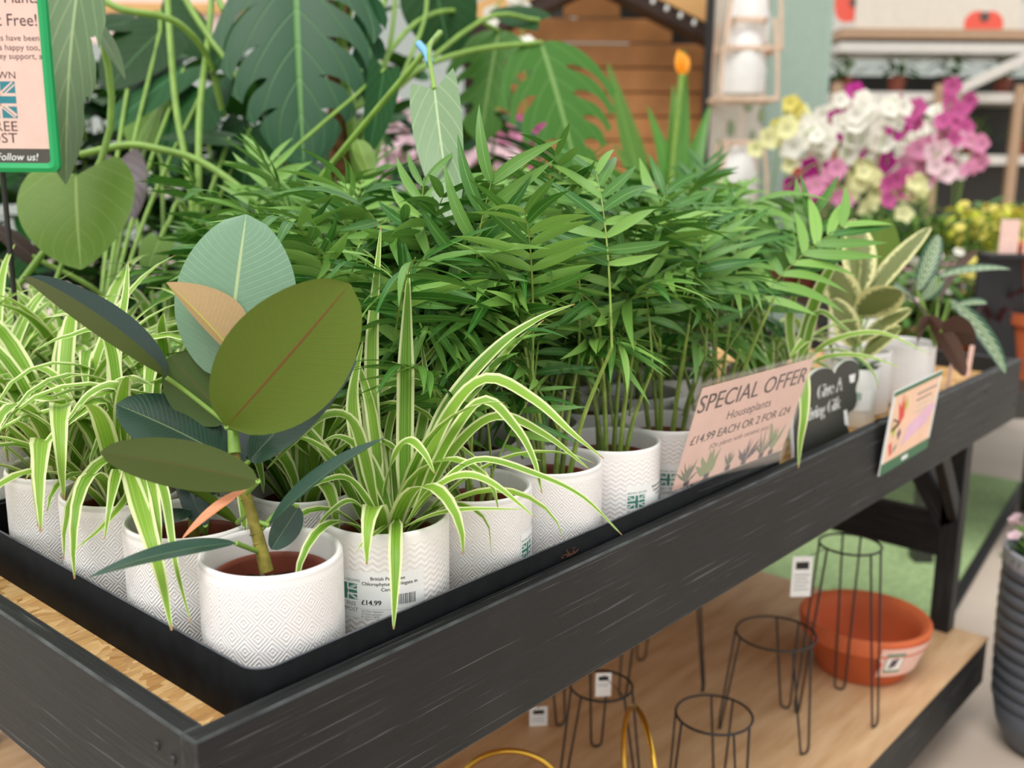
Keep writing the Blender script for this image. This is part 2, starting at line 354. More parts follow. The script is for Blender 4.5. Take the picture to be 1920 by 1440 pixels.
def grid(pos, nu, nv, uvf=None):
    v = []; uv = []
    for i in range(nu+1):
        for j in range(nv+1): v.append(pos(i/nu, j/nv)); uv.append((j/nv, i/nu))
    f = [(i*(nv+1)+j, i*(nv+1)+j+1, (i+1)*(nv+1)+j+1, (i+1)*(nv+1)+j) for i in range(nu) for j in range(nv)]
    return v, f, uv
def blade_fn(P0, P1, width, nrm, bend, fold, curl, prof, back, twist=0, wave=0):
    P0 = V(P0); P1 = V(P1); ax = (P1-P0); L = ax.length; n0 = (V(nrm)-ax*(V(nrm).dot(ax)/L/L)).normalized()
    Cc = (P0+P1)/2 + n0*bend*L
    def pos(v, t):
        c = P0*(1-v)**2+Cc*2*v*(1-v)+P1*v*v; tn = ((Cc-P0)*(1-v)+(P1-Cc)*v).normalized()
        n = (n0-tn*n0.dot(tn)).normalized(); sd = tn.cross(n)
        if twist: a = twist*(v-.3); sd, n = sd*math.cos(a)+n*math.sin(a), n*math.cos(a)-sd*math.sin(a)
        hw = width/2*prof(v); at_ = abs(t)
        return c+sd*t*hw+n*(fold*at_*hw-curl*t*t*hw+wave*at_*L*math.sin(v*17+t*2))-tn*(L*back*at_*(1-v)**3)
    return pos
def pf_ellipse(v): return max(0.02, math.sin(PI*min(1, max(0, v)))**.52)*(1-.10*v)
def pf_heart(v): return max(.03, ((v+.06)**.36)*((1-v)**.72)*1.42) if v < 1 else .02
def pf_lance(v): return max(.02, (math.sin(PI*v**.75))**.8)
def pf_arrow(v): return max(.03, ((v+.1)**.25)*((1-v)**.62)*1.3) if v < 1 else .02
def leaf(name, parent, mat, P0, P1, width, nrm, bend=.08, fold=.15, curl=0, prof=pf_ellipse, back=0, nu=14, nv=8, twist=0, wave=0, label=None, thick=0):
    pos = blade_fn(P0, P1, width, nrm, bend, fold, curl, prof, back, twist, wave)
    v, f, uv = grid(lambda a, b: pos(a, b*2-1), nu, nv)
    me = MB().add(v, f, uv).mesh(name, [mat], True, parent.location if parent is not None else None)
    o = link(name, me, parent)
    if label: o['label'] = label
    return o
def split_leaf(name, parent, mat, P0, P1, width, nrm, lobes=5, depth=.42, gap=.35, bend=.06, fold=.1, curl=.15, back=.16, sweep=.16, seed=1, prof=pf_heart, twist=0):
    """monstera blade: lobes joined along the midrib, slits open to the margin"""
    rnd = random.Random(seed); pos = blade_fn(P0, P1, width, nrm, bend, fold, curl, prof, back, twist); mb = MB(); nt = 12
    for sgn in (-1, 1):
        cuts = [0]+[(i+rnd.uniform(-.12, .12))/lobes*.86+.04 for i in range(1, lobes)]+[1]
        dep = [1]+[depth+rnd.uniform(-.08, .16) for i in range(1, lobes)]+[1]
        gw = [0]+[gap*rnd.uniform(.5, 1.2)/lobes for i in range(1, lobes)]+[0]
        for i in range(lobes):
            def q(a, b):
                lo, hi = cuts[i], cuts[i+1]
                if b > dep[i]: lo += gw[i]*.5*min(1, ((b-dep[i])/.12))**.5*(.5+b*.5)
                if b > dep[i+1]: hi -= gw[i+1]*.5*min(1, ((b-dep[i+1])/.12))**.5*(.5+b*.5)
                s = lo+(hi-lo)*a; e = b
                if i > 0 and b > .8: pass
                vv = min(1, s+sweep*b*b*(1-s)); rnd_edge = 1-.10*max(0, (b-.6)/.4)*abs(a-.5)*2
                return pos(vv, sgn*e*rnd_edge)
            v, f, uv = grid(q, 6, nt)
            uv = [(.5+sgn*b*.5, cuts[i]+(cuts[i+1]-cuts[i])*a) for b, a in uv]
            if sgn < 0: f = [tuple(reversed(x)) for x in f]
            mb.add(v, f, uv)
    return link(name, mb.mesh(name, [mat], True, parent.location if parent is not None else None), parent)
def ribbon(pts, width, nrm, fold=.25, nv=4, n=14, prof=None, up=None):
    pts = resample([V(p) for p in pts], n); T = frames(pts); prof = prof or (lambda v: min(1, .45+v*3)*min(1, (1.02-v)*2.2)**.8)
    s = None; v = []; uv = []
    for i, (p, tn) in enumerate(zip(pts, T)):
        sd = tn.cross(V(nrm)); sd = sd.normalized() if sd.length > 1e-3 else V((1, 0, 0))
        if s is not None and sd.dot(s) < 0: sd = -sd
        s = sd; nn = sd.cross(tn); hw = width/2*prof(i/(n-1))
        for j in range(nv+1): q = j/nv*2-1; v.append(p+sd*q*hw+nn*fold*abs(q)*hw); uv.append((j/nv, i/(n-1)))
    f = [(i*(nv+1)+j, i*(nv+1)+j+1, (i+1)*(nv+1)+j+1, (i+1)*(nv+1)+j) for i in range(n-1) for j in range(nv)]
    return v, f, uv
def tubeo(name, parent, pts, r, mat, n=7, sm=4, closed=False):
    p = spline(pts, sm) if sm > 1 and len(pts) > 2 else [V(q) for q in pts]
    v, f, uv = tube(p, r, n, True, closed)
    return link(name, MB().add(v, f, uv).mesh(name, [mat], True, parent.location if parent is not None else None), parent)

# flat print: polygons and lettering laid on a surface given by a mapping (x, y, layer) -> point
_tc = {}
def text2d(s):
    if s not in _tc:
        c = bpy.data.curves.new('lettering', 'FONT'); c.body = s; c.size = 1; c.resolution_u = 3
        o = bpy.data.objects.new('lettering', c); COL.objects.link(o); bpy.context.view_layer.update()
        me = bpy.data.meshes.new_from_object(o.evaluated_get(bpy.context.evaluated_depsgraph_get()))
        v = [(p.co.x, p.co.y) for p in me.vertices]; f = [tuple(p.vertices) for p in me.polygons]
        bpy.data.objects.remove(o); bpy.data.curves.remove(c); bpy.data.meshes.remove(me); _tc[s] = (v, f)
    return _tc[s]
class Flat:
    def __init__(s): s.p = []; s.m = []
    def mi(s, mat):
        if mat not in s.m: s.m.append(mat)
        return s.m.index(mat)
    def poly(s, pts, mat, layer=1): s.p.append((list(pts), [tuple(range(len(pts)))], s.mi(mat), layer)); return s
    def rect(s, x0, y0, x1, y1, mat, layer=1, sub=1):
        for k in range(sub):
            a = x0+(x1-x0)*k/sub; b = x0+(x1-x0)*(k+1)/sub; s.poly([(a, y0), (b, y0), (b, y1), (a, y1)], mat, layer)
        return s
    def text(s, txt, x, y, size, mat, align='l', layer=2, sx=1, bold=0, skew=0):
        v, f = text2d(txt); lo = min(p[0] for p in v); hi = max(p[0] for p in v); wd = (hi-lo)*size*sx
        ox = x-(wd if align == 'r' else wd/2 if align == 'c' else 0)
        for dx in ((0, bold) if bold else (0,)):
            s.p.append(([(ox+dx+((p[0]-lo)*sx+p[1]*skew)*size, y+p[1]*size) for p in v], f, s.mi(mat), layer))
        return s
    def mb(s, fn, cut=0):
        b = MB()
        for pts, f, mi, ly in s.p:
            if cut:                                   # slice into narrow strips so that print follows a round surface
                bm = bmesh.new(); bv = [bm.verts.new((x, y, 0)) for x, y in pts]
                for q in f:
                    try: bm.faces.new([bv[i] for i in q])
                    except ValueError: pass
                lo = min(p[0] for p in pts); hi = max(p[0] for p in pts); k = math.floor(lo/cut)+1
                while k*cut < hi:
                    bmesh.ops.bisect_plane(bm, geom=bm.verts[:]+bm.edges[:]+bm.faces[:], plane_co=(k*cut, 0, 0), plane_no=(1, 0, 0)); k += 1
                bm.verts.index_update(); pts = [(x.co.x, x.co.y) for x in bm.verts]; f = [tuple(x.index for x in q.verts) for q in bm.faces]; bm.free()
            b.add([fn(x, y, ly) for x, y in pts], f, None, mi)
        return b
def flag(fl, x, y, w, h, col, paper, layer=1):
    """the little union flag printed on the labels"""
    fl.rect(x, y, x+w, y+h, col, layer)
    def band(p, q, t, c, ly):
        dx, dy = q[0]-p[0], q[1]-p[1]; L = math.hypot(dx, dy); nx, ny = -dy/L*t/2, dx/L*t/2
        poly = [(p[0]+nx, p[1]+ny), (q[0]+nx, q[1]+ny), (q[0]-nx, q[1]-ny), (p[0]-nx, p[1]-ny)]
        fl.poly([(min(x+w, max(x, a)), min(y+h, max(y, b))) for a, b in poly], c, ly)
    for p, q in (((x, y), (x+w, y+h)), ((x, y+h), (x+w, y))):
        band(p, q, h*.26, paper, layer+.5); band((p[0], p[1]-h*.02), (q[0], q[1]-h*.02), h*.07, col, layer+.8)
    fl.rect(x+w*.36, y, x+w*.64, y+h, paper, layer+1); fl.rect(x, y+h*.32, x+w, y+h*.68, paper, layer+1)
    fl.rect(x+w*.42, y, x+w*.58, y+h, col, layer+1.3); fl.rect(x, y+h*.40, x+w, y+h*.60, col, layer+1.3)
# ------------------------------------------------------------------ the place: floor, turf, far wall
v, f = box((6, 4, -.05), (70, 70, .1)); struct(link('floor', MB().add(v, f).mesh('floor', ['concrete'], False)))
tq = [onz(1888, 948, 0), onz(1818, 1062, 0)]
dx_ = (tq[0]-tq[1]).normalized(); dy_ = V((-dx_.y, dx_.x, 0))
P0 = tq[1]-dx_*.75
b = MB()
qs = [P0, P0+dx_*1.85, P0+dx_*1.85+dy_*3.2, P0+dy_*3.2]
b.add([q+V((0, 0, .001)) for q in qs]+[q+V((0, 0, .012)) for q in qs], [(4, 5, 6, 7), (0, 1, 5, 4), (1, 2, 6, 5), (2, 3, 7, 6), (3, 0, 4, 7)])
tag(link('grass_mat', b.mesh('grass_mat', ['turf'], False)), 'flat green artificial grass mat on the concrete floor', 'mat')
b = MB(); e0 = P0-dy_*.035; b.add(*box((P0+dx_*.92-dy_*.02+V((0, 0, .008)))[:], (1.85, .03, .014), math.atan2(dx_.y, dx_.x)))
tag(link('floor_edging_strip', b.mesh('edging', ['blackpost'], False)), 'dark edging strip along the green grass mat', 'edging')

# ------------------------------------------------------------------ bench
BX, BY = 2.236, 1.25
bench = thing('plant_bench', 'long black painted wooden plant bench with chipboard top and plywood lower shelf', 'bench', (1.1, .6, 0))
bo = lambda n, x0, x1, y0, y1, z0, z1, m, bev=.003, edge=None: boxo(n, ((x0+x1)/2, (y0+y1)/2, H+(z0+z1)/2), (x1-x0, y1-y0, z1-z0), m, bench, 0, bev, edge=edge)
fb = bo('side_board', 0, BX, 0, .0195, -.148, 0, 'black_wood_x', .0024, 'worn_lit_edge')
eb = bo('end_board', .0006, .0205, .020, BY-.02, -.148, -.0008, 'black_wood_y', .0024, 'worn_lit_edge')
bo('end_board', BX-.021, BX-.001, .020, BY-.02, -.148, -.001, 'black_wood_y'); bo('side_board', 0, BX, BY-.0195, BY, -.148, 0, 'black_wood_x')
bo('top_panel', .021, BX-.022, .020, BY-.02, -.058, -.040, 'osb', .001)
for x0 in (.24, 1.957):
    for y0 in (.021, BY-.066): bo('leg', x0, x0+.045, y0, y0+.045, -H, -.0585, 'black_wood_z')
    bo('rail', x0+.003, x0+.028, .066, BY-.066, -.44, -.335, 'black_wood_y')
def brace(a, b_, wd, mat):
    a = V(a); b_ = V(b_); d = b_-a; zx = d.normalized(); yx = V((1, 0, 0)) if abs(zx.x) < .3 else V((0, 1, 0)); xx = yx.cross(zx).normalized(); R = Matrix((xx, yx, zx)).transposed()
    boxo('brace', (a+b_)/2, (wd, .022, d.length), mat, bench, 0, .002, None, R)
brace((1.968, .05, H-.36), (1.968, .22, H-.10), .045, 'black_wood_z'); brace((1.968, 1.20, H-.36), (1.968, 1.03, H-.10), .045, 'black_wood_z')
brace((1.965, .035, H-.33), (1.80, .035, H-.13), .04, 'black_wood_z')
bo('shelf_panel', .20, 2.003, -.057, BY+.05, -.626, -.620, 'ply', .001)
bo('shelf_skirt', .20, 2.003, -.055, -.035, -.735, -.6265, 'black_wood_x'); bo('shelf_skirt', 1.983, 2.003, -.034, BY+.03, -.735, -.6265, 'black_wood_y')
bo('shelf_skirt', .20, 2.003, BY+.031, BY+.05, -.735, -.6265, 'black_wood_x'); bo('shelf_skirt', .20, .22, -.034, BY+.03, -.735, -.6265, 'black_wood_y')
def screw(p, nrm):
    v, f, uv = lathe([(0, .0012), (.0012, .0011), (.0014, .0004), (.0036, .0012), (.0042, .0006), (.0044, -.001)], 12)
    R = V(nrm).to_track_quat('Z', 'Y').to_matrix().to_4x4()
    link('screw_head', MB().add(v, f, uv).mesh('screw_head', ['black_wire']), bench, Matrix.Translation(V(p)-bench.location) @ R)
for q in ((.020, -.035), (.020, -.115), (2.215, -.04), (2.215, -.11), (1.978, -.04), (1.978, -.11), (1.12, -.06)): screw((q[0], -.0002, H+q[1]), (0, -1, 0))
screw(onx(293, 1398, 0), (-1, 0, 0)); screw(onx(323, 1425, 0), (-1, 0, 0))

# ------------------------------------------------------------------ black tray
def rrect(x0, x1, y0, y1, r, n=6):
    out = []
    for cx, cy, a0 in ((x1-r, y0+r, -PI/2), (x1-r, y1-r, 0), (x0+r, y1-r, PI/2), (x0+r, y0+r, PI)):
        for k in range(n+1): a = a0+PI/2*k/n; out.append((cx+r*math.cos(a), cy+r*math.sin(a)))
    return out
def tray(x0, x1, y0, y1, z0, z1, label):
    lo = rrect(x0, x1, y0, y1, .022); inn = rrect(x0+.0028, x1-.0028, y0+.0028, y1-.0028, .0195); N = len(lo); v = []
    for ring, z in ((lo, z0), (lo, z1-.001), ([((a[0]+b_[0])/2, (a[1]+b_[1])/2) for a, b_ in zip(lo, inn)], z1), (inn, z1-.001), (inn, z0+.0025)): v += [(p[0], p[1], z) for p in ring]
    f = [(k*N+i, k*N+(i+1) % N, (k+1)*N+(i+1) % N, (k+1)*N+i) for k in range(4) for i in range(N)]
    f += [tuple(4*N+i for i in range(N)), tuple(reversed(range(N)))]
    tb = MB().add([(p[0]-x0, p[1]-y0, p[2]-z0) for p in v], f); tb.mi = [1 if N <= i < 3*N else 0 for i in range(len(f))]; me = tb.mesh('tray', ['tray', 'rim_highlight'], True)
    o = link('plastic_tray', me, None, Matrix.Translation((x0, y0, z0))); return tag(o, label, 'tray')
TZ = H-.0395
tray(.076, 1.055, .0262, .640, TZ, H+.020, 'shallow black plastic tray holding the white pots behind the front rail')
tray(.076, 1.085, .652, 1.222, TZ, H+.020, 'black plastic tray at the back of the bench behind the spider plants')

# ------------------------------------------------------------------ pots
PR, PH = .067, .126
def potmesh(name, mat, r=PR, h=PH):
    prof = [(0, 0), (r-.005, 0), (r-.001, .002), (r, .006), (r, h*.35), (r, h*.7), (r, h-.006), (r-.0005, h-.002), (r-.0028, h), (r-.0052, h-.0008), (r-.0065, h-.004), (r-.0068, h*.5), (r-.0068, .01), (0, .008)]
    v, f, uv = lathe(prof, 64)
    uv = [(a[0], (min(1, max(0, p[2]/h)) if math.hypot(p[0], p[1]) > r-.0004 else 0)) for a, p in zip(uv, v)]
    return MB().add(v, f, uv).mesh(name, [mat])
PM = {k: potmesh('pot_'+k, k) for k in ('diamond', 'chevron')}
def rough_disc(r, z, seed, amp=.003):
    rnd = random.Random(seed); v = [(0, 0, z)]; f = []; n = 22
    for j in range(1, 6):
        for k in range(n): a = 2*PI*k/n; v.append((r*j/5*math.cos(a), r*j/5*math.sin(a), z+rnd.uniform(-amp, amp)))
    f += [(0, 1+k, 1+(k+1) % n) for k in range(n)]
    f += [(1+j*n+k, 1+(j+1)*n+k, 1+(j+1)*n+(k+1) % n, 1+j*n+(k+1) % n) for j in range(4) for k in range(n)]
    return v, f
nurs = MB().add(*lathe([(0, .0095), (.045, .0095), (.0535, .100), (.0556, .1005), (.0560, .1025), (.0535, .1032), (.0525, .1025), (.0515, .098), (.0505, .080)], 40)).mesh('nursery_pot', ['nursery'])
SOIL = .083
soil = MB().add(*rough_disc(.0512, SOIL, 3)).mesh('soil', ['soil'])
def potted(name, label, cat, loc, kind, group=None):
    r = thing(name, label, cat, loc, group)
    p = link('pot', PM[kind], r); link('nursery_pot', nurs, r); link('soil', soil, r); return r
def price_label(pot, root, az, zc, w=.098, h=.050, full=True, name=('British Peat Free', 'Chlorophytum Variegata in', 'Ceramic')):
    """sticker bent round the pot, left edge at azimuth az"""
    fl = Flat(); fl.rect(0, 0, w, h, 'white', 0, 14)
    fl.text('BRITISH GROWN', .002, h-.0115, .0042, 'teal', sx=.93); flag(fl, .002, .0195, .0265, .017, 'teal', 'white')
    fl.text('PEAT FREE', .002, .0128, .0060, 'greytext', sx=.92); fl.text('COMPOST', .002, .0068, .0060, 'greytext', sx=.98)
    if full:
        fl.text(name[0], .060, h-.0085, .0052, 'black', 'c', bold=.0002); fl.text(name[1], .062, h-.0142, .0052, 'black', 'c', bold=.0002); fl.text(name[2], .062, h-.020, .0052, 'black', 'c', bold=.0002)
        fl.text('£14.99', .033, .0150, .0075, 'black', bold=.0004)
        rnd = random.Random(4); x = .068
        while x < .088:
            ww = rnd.choice((.0004, .0006, .001)); fl.rect(x, .015, x+ww, .026, 'black'); x += ww+rnd.choice((.0004, .0007, .0009))
        fl.rect(.031, .0102, .096, .0104, 'greytext')
        for k in range(3): fl.text(('UK Plant Passport', 'A Chlorophytum', 'B 1234 C 4978')[k], .033, .0072-.0030*k, .0030, 'greytext')
    R = PR+.0003
    def fn(x, y, ly): a = az+x/PR; r = R+ly*.00006; return V((r*math.cos(a), r*math.sin(a), zc-h/2+y))
    return link('price_label', fl.mb(fn, .004).mesh('price_label', fl.m, False), pot)
def getpot(r): return [c for c in r.children if c.name.split('.')[0] == 'pot'][0]

# ------------------------------------------------------------------ spider plants
def spider_leaf_pts(rnd, base, az, el, L, droop, n=12):
    p = V(base); pts = [p.copy()]; e = el; ds = L/n
    for i in range(n):
        d = V((math.cos(az)*math.cos(e), math.sin(az)*math.cos(e), math.sin(e))); p = p+d*ds; pts.append(p.copy())
        e -= droop*(i+1)/n*2.0/n*1.0; az += rnd.uniform(-.05, .05)
        e = max(e, -1.45)
    return pts
def proj(p): q = p-CAM; d_ = q.dot(fw); return 960+F*q.dot(rt)/d_, 720+F*q.dot(dn)/d_, d_
def inbox(p): x, y, d_ = proj(p); return 300 < x < 690 and 400 < y < 930 and d_ < 1.06      # keeps clear of the rubber plant's leaves
def spider_leaves(root, rnd, n, z=SOIL, lmin=.17, lmax=.34, wide=.023, keep=None, cx=0, cy=0, world=None):
    for k in range(n):
        az = 2*PI*(k*.381966)+rnd.uniform(-.3, .3); el = math.radians(rnd.uniform(48, 88)); L = rnd.uniform(lmin, lmax)
        if keep and not keep(az): continue
        base = (cx+math.cos(az)*.010, cy+math.sin(az)*.010, z)
        pts = spider_leaf_pts(rnd, base, az, el, L, rnd.uniform(1.1, 3.4))
        if world is not None and any(inbox(world+q) for q in pts): continue
        v, f, uv = ribbon(pts, wide*rnd.uniform(.7, 1.15), (0, 0, 1) if el < 1.45 else (math.cos(az), math.sin(az), .5), .28, 4, 13)
        link('leaf', MB().add(v, f, uv).mesh('leaf', ['spider']), root)
SPG = 'variegated spider plants massed at the tray end'
sproto = []
for i in range(4):
    r = potted('potted_spider_plant', 'variegated spider plant with cream striped leaves in the crowd beside the rubber plant', 'plant', (0, 0, TZ+.0026), 'diamond', SPG)
    spider_leaves(r, random.Random(40+i), 46, lmin=.19, lmax=.36); sproto.append([r, False])
def place(protos, k, x, y, z, rz):
    pr_ = protos[k % len(protos)]
    o = pr_[0] if not pr_[1] else copy_tree(pr_[0]); pr_[1] = True
    o.location = (x, y, z); o.rotation_euler[2] = rz; return o
rnd = random.Random(5)
GX = [.152, .295, .430, .566, .697, .833, .97]
GY = [.105, .243, .382, .520, .7275, .866, 1.005, 1.143]
ZT = TZ+.0026
for k, (x, y) in enumerate([(.152, .520), (.290, .382), (.290, .520), (.428, .520), (.152, .7275), (.290, .7275), (.428, .7275), (.152, .866), (.290, .866)]):
    place(sproto, k, x, y, ZT, rnd.uniform(0, 6.28))

# the front spider plant, leaves drawn from the photograph
spB = potted('potted_spider_plant', 'spider plant with a priced white label, second pot from the bench corner', 'plant', (GX[1], GY[0], ZT), 'chevron')
def pxs(root, pts, wpx, mat='spider', nrm=None, name='leaf', fold=.28):
    P = spline([px(*q) for q in pts], 12); wd = wpx*pts[len(pts)//2][2]/F
    v, f, uv = ribbon(P, wd, nrm if nrm is not None else cv(0, -.75, -.65), fold, 4, 28)
    return link(name, MB().add(v, f, uv).mesh(name, [mat], True, root.location), root)
B0 = (738, 985, 1.05)
for pts, wpx in [
    ([(744, 975, 1.04), (742, 1010, .975), (741, 1090, .95), (738, 1180, .94)], 27),
    ([(758, 960, 1.05), (760, 800, 1.06), (762, 650, 1.07), (766, 500, 1.08)], 33),
    ([(770, 950, 1.05), (835, 790, 1.04), (910, 712, 1.03), (1000, 750, 1.02), (1075, 815, 1.0), (1132, 860, 1.0)], 31),
    ([(772, 940, 1.05), (835, 770, 1.07), (930, 655, 1.08), (1010, 598, 1.09), (1078, 570, 1.1)], 30),
    ([(765, 950, 1.07), (815, 830, 1.09), (900, 720, 1.11), (960, 650, 1.13), (1020, 600, 1.14)], 24),
    ([(778, 960, 1.04), (840, 830, 1.02), (905, 752, 1.01), (965, 800, 1.0), (1000, 860, .99), (1016, 925, .98)], 26),
    ([(775, 965, 1.05), (850, 845, 1.06), (930, 782, 1.05), (1020, 815, 1.04), (1105, 880, 1.03)], 26),
    ([(765, 980, 1.04), (830, 905, 1.0), (900, 862, .99), (1000, 888, .98), (1090, 930, .97), (1166, 1003, .96)], 17),
    ([(760, 985, 1.03), (800, 930, 1.0), (860, 893, .98), (920, 905, .97), (1003, 970, .96)], 21),
    ([(755, 990, 1.03), (815, 965, .99), (880, 955, .97), (980, 955, .96)], 13),
    ([(715, 960, 1.06), (700, 800, 1.09), (698, 640, 1.11), (714, 425, 1.13)], 27),
    ([(700, 960, 1.06), (670, 830, 1.07), (662, 740, 1.08), (680, 640, 1.09)], 28),
    ([(705, 950, 1.05), (665, 800, 1.03), (610, 780, 1.01), (545, 835, .99), (500, 880, .99)], 26),
    ([(720, 940, 1.06), (735, 870, 1.02), (765, 828, 1.0), (795, 850, .985), (815, 888, .98)], 30),
    ([(710, 970, 1.04), (655, 900, 1.02), (600, 905, 1.0), (560, 930, .99)], 18),
    ([(735, 960, 1.07), (725, 840, 1.12), (750, 740, 1.14), (810, 660, 1.16), (890, 560, 1.18)], 16),
    ([(700, 980, 1.03), (660, 940, 1.0), (620, 960, .99), (585, 1000, .98)], 14),
    ([(730, 955, 1.05), (690, 860, 1.05), (640, 820, 1.05), (600, 830, 1.05)], 24),
    ([(745, 960, 1.06), (780, 850, 1.10), (800, 740, 1.13), (790, 640, 1.15)], 22),
    ([(725, 985, 1.03), (705, 1000, .985), (685, 1012, .97), (668, 1035, .96)], 12)]:
    pxs(spB, pts, wpx)
spider_leaves(spB, random.Random(77), 22, lmin=.14, lmax=.26, wide=.02, world=spB.location)
def camaz(x, y): return math.atan2(CAM.y-y, CAM.x-x)
price_label(getpot(spB), spB, camaz(GX[1], GY[0])-math.radians(50), .062)

# the left hand front spider with broad leaves falling over the tray
spL = potted('potted_spider_plant', 'spider plant whose broad striped leaves hang down over the tray edge', 'plant', (GX[0], .382, ZT), 'diamond')
sr = [c for c in sproto]
for pts, wpx in [
    ([(235, 900, 1.13), (245, 880, 1.05), (275, 985, .95), (302, 1080, .93), (322, 1182, .915)], 44),
    ([(240, 895, 1.13), (265, 872, 1.05), (292, 960, .965), (301, 1042, .95)], 40),
    ([(228, 900, 1.12), (222, 880, 1.06), (208, 940, .975), (196, 1012, .96)], 26),
    ([(245, 900, 1.12), (300, 900, 1.0), (330, 1060, .935), (358, 1168, .92)], 20),
    ([(235, 905, 1.11), (240, 930, 1.05), (190, 990, .98), (135, 1034, .97)], 19),
    ([(232, 900, 1.13), (200, 760, 1.08), (150, 775, 1.06), (90, 830, 1.05), (48, 900, 1.04)], 30),
    ([(232, 900, 1.13), (230, 740, 1.08), (175, 735, 1.07), (118, 800, 1.05)], 30),
    ([(232, 900, 1.13), (205, 640, 1.13), (125, 632, 1.12), (60, 660, 1.12)], 26),
    ([(232, 900, 1.13), (205, 745, 1.12), (235, 712, 1.08), (285, 722, .97)], 26),
    ([(232, 900, 1.13), (215, 690, 1.16), (235, 560, 1.18), (240, 490, 1.2)], 28)]:
    pxs(spL, pts, wpx)
spider_leaves(spL, random.Random(21), 22, lmin=.16, lmax=.3, world=spL.location)
getpot(sproto[0][0])

# ------------------------------------------------------------------ parlour palms
def leaflet_mesh(seed):
    rnd = random.Random(seed); n = 7; mb = MB(); dr = rnd.uniform(.08, .5); sw = rnd.uniform(-.14, .14)
    v = []; uv = []
    for i in range(n+1):
        s = i/n; hw = .070*max(.02, math.sin(PI*(.06+.94*s)**.72)**.85) if s < 1 else .002
        for j in (-1, 0, 1): v.append((j*hw+sw*s*s, s, -dr*s*s+abs(j)*hw*.3)); uv.append((.5+j*.5, s))
    f = [(i*3+j, i*3+j+1, i*3+j+4, i*3+j+3) for i in range(n) for j in (0, 1)]
    return v, f, uv
LEAFLETS = [leaflet_mesh(i) for i in range(6)]
LMESH = [MB().add(*q).mesh('leaflet', ['palm']) for q in LEAFLETS]
def frond(root, pts, nrm, rnd, pairs=6, ll=.085, detailed=True, v0=.42, wide=1.0, off=V((0, 0, 0)), droop=1.0):
    P = resample(spline(pts, 5), 14); T = frames(P); mb = MB()
    v, f, uv = tube([p-off for p in P], lambda s: .0017*(1-.65*s), 5); mb.add(v, f, uv, 0)
    mats = []
    for k in range(pairs):
        s = v0+(1-v0)*(k+.3)/(pairs-.2); i = min(12, int(s*13)); fr = s*13-i; p = P[i].lerp(P[i+1], min(1, fr)); tn = T[i]
        n = (V(nrm)-tn*V(nrm).dot(tn)).normalized(); sd = tn.cross(n); q = k/(pairs-1)
        for sg in (-1, 1):
            al = math.radians(66-38*q+rnd.uniform(-8, 8)); d = (tn*math.cos(al)+sd*sg*math.sin(al)-V((0, 0, rnd.uniform(.0, .55)*droop))).normalized()
            nn = (n+sd*rnd.uniform(-.25, .25)); nn = (nn-d*nn.dot(d)).normalized(); xx = d.cross(nn); L = ll*(.72+.5*math.sin(PI*(.2+.65*q)))*rnd.uniform(.85, 1.1)
            mats.append(Matrix(((xx.x*L*wide, d.x*L, nn.x*L, p.x+sd.x*sg*.001-off.x), (xx.y*L*wide, d.y*L, nn.y*L, p.y-off.y), (xx.z*L*wide, d.z*L, nn.z*L, p.z-off.z), (0, 0, 0, 1))))
    if detailed:
        o = link('frond', mb.mesh('frond', ['stem_palm']), root)
        for mt in mats: link('leaflet', rnd.choice(LMESH), o, mt)
    else:
        for mt in mats:
            lv, lf, luv = rnd.choice(LEAFLETS); mb.add([mt @ V(p) for p in lv], lf, luv, 1)
        o = link('frond', mb.mesh('frond', ['stem_palm', 'palm']), root)
    return o
def palm(root, rnd, stems=7, detailed=True, hmin=.10, hmax=.22, perstem=3, ll=.078, z=SOIL, maxp=6, ymin=-9):
    for s in range(stems):
        az = 2*PI*s/stems+rnd.uniform(-.4, .4); r = rnd.uniform(.006, .026); hh = rnd.uniform(hmin, hmax); ln = rnd.uniform(.08, .3)
        b0 = V((r*math.cos(az), r*math.sin(az), z)); o = V((math.cos(az), math.sin(az), 0))
        top = b0+o*hh*ln+V((0, 0, hh)); mid = b0+o*hh*ln*.35+V((0, 0, hh*.5))
        P = spline([b0, mid, top], 5)
        v, f, uv = tube(P, lambda q: .0042*(1-.5*q), 6); link('cane', MB().add(v, f, uv).mesh('cane', ['stem_palm']), root)
        for k in range(perstem):
            q = .5+.5*(k+1)/perstem if perstem > 1 else 1
            st = P[min(len(P)-1, int(q*(len(P)-1)))]; a2 = az+rnd.uniform(-1.1, 1.1)+(k-1)*1.0; L = rnd.uniform(.14, .235)*(1 if k else .85)
            el = math.radians(rnd.uniform(40, 82)) if k < perstem-1 else math.radians(rnd.uniform(70, 92)); p = st.copy(); pts = [p.copy()]; e = el; dro = rnd.uniform(.2, 1.5)
            for i in range(5):
                p = p+V((math.cos(a2)*math.cos(e), math.sin(a2)*math.cos(e), math.sin(e)))*L/5; pts.append(p.copy()); e -= dro*(i+1)/12
            if p.y < ymin: continue
            nrm = V((-math.cos(a2)*.3, -math.sin(a2)*.3, 1)) if el < 1.2 else V((-math.cos(a2), -math.sin(a2), .4))
            frond(root, pts, nrm, rnd, rnd.randint(maxp-1, maxp), ll*rnd.uniform(.85, 1.15), detailed)
PLG = 'parlour palms massed in the middle of the bench'
PLB = 'feathery parlour palm packed among the other palms in the middle of the bench'
pdet = []; pfar = []
for i in range(3):
    r = potted('potted_parlour_palm', PLB, 'plant', (0, 0, 0), 'diamond', PLG); palm(r, random.Random(100+i), 6, True, .08, .215, 3, maxp=8); pdet.append([r, False])
for i in range(4):
    r = potted('potted_parlour_palm', PLB, 'plant', (0, 0, 0), 'chevron', PLG); palm(r, random.Random(200+i), 9, False, .10, .225, 3, maxp=9); pfar.append([r, False])
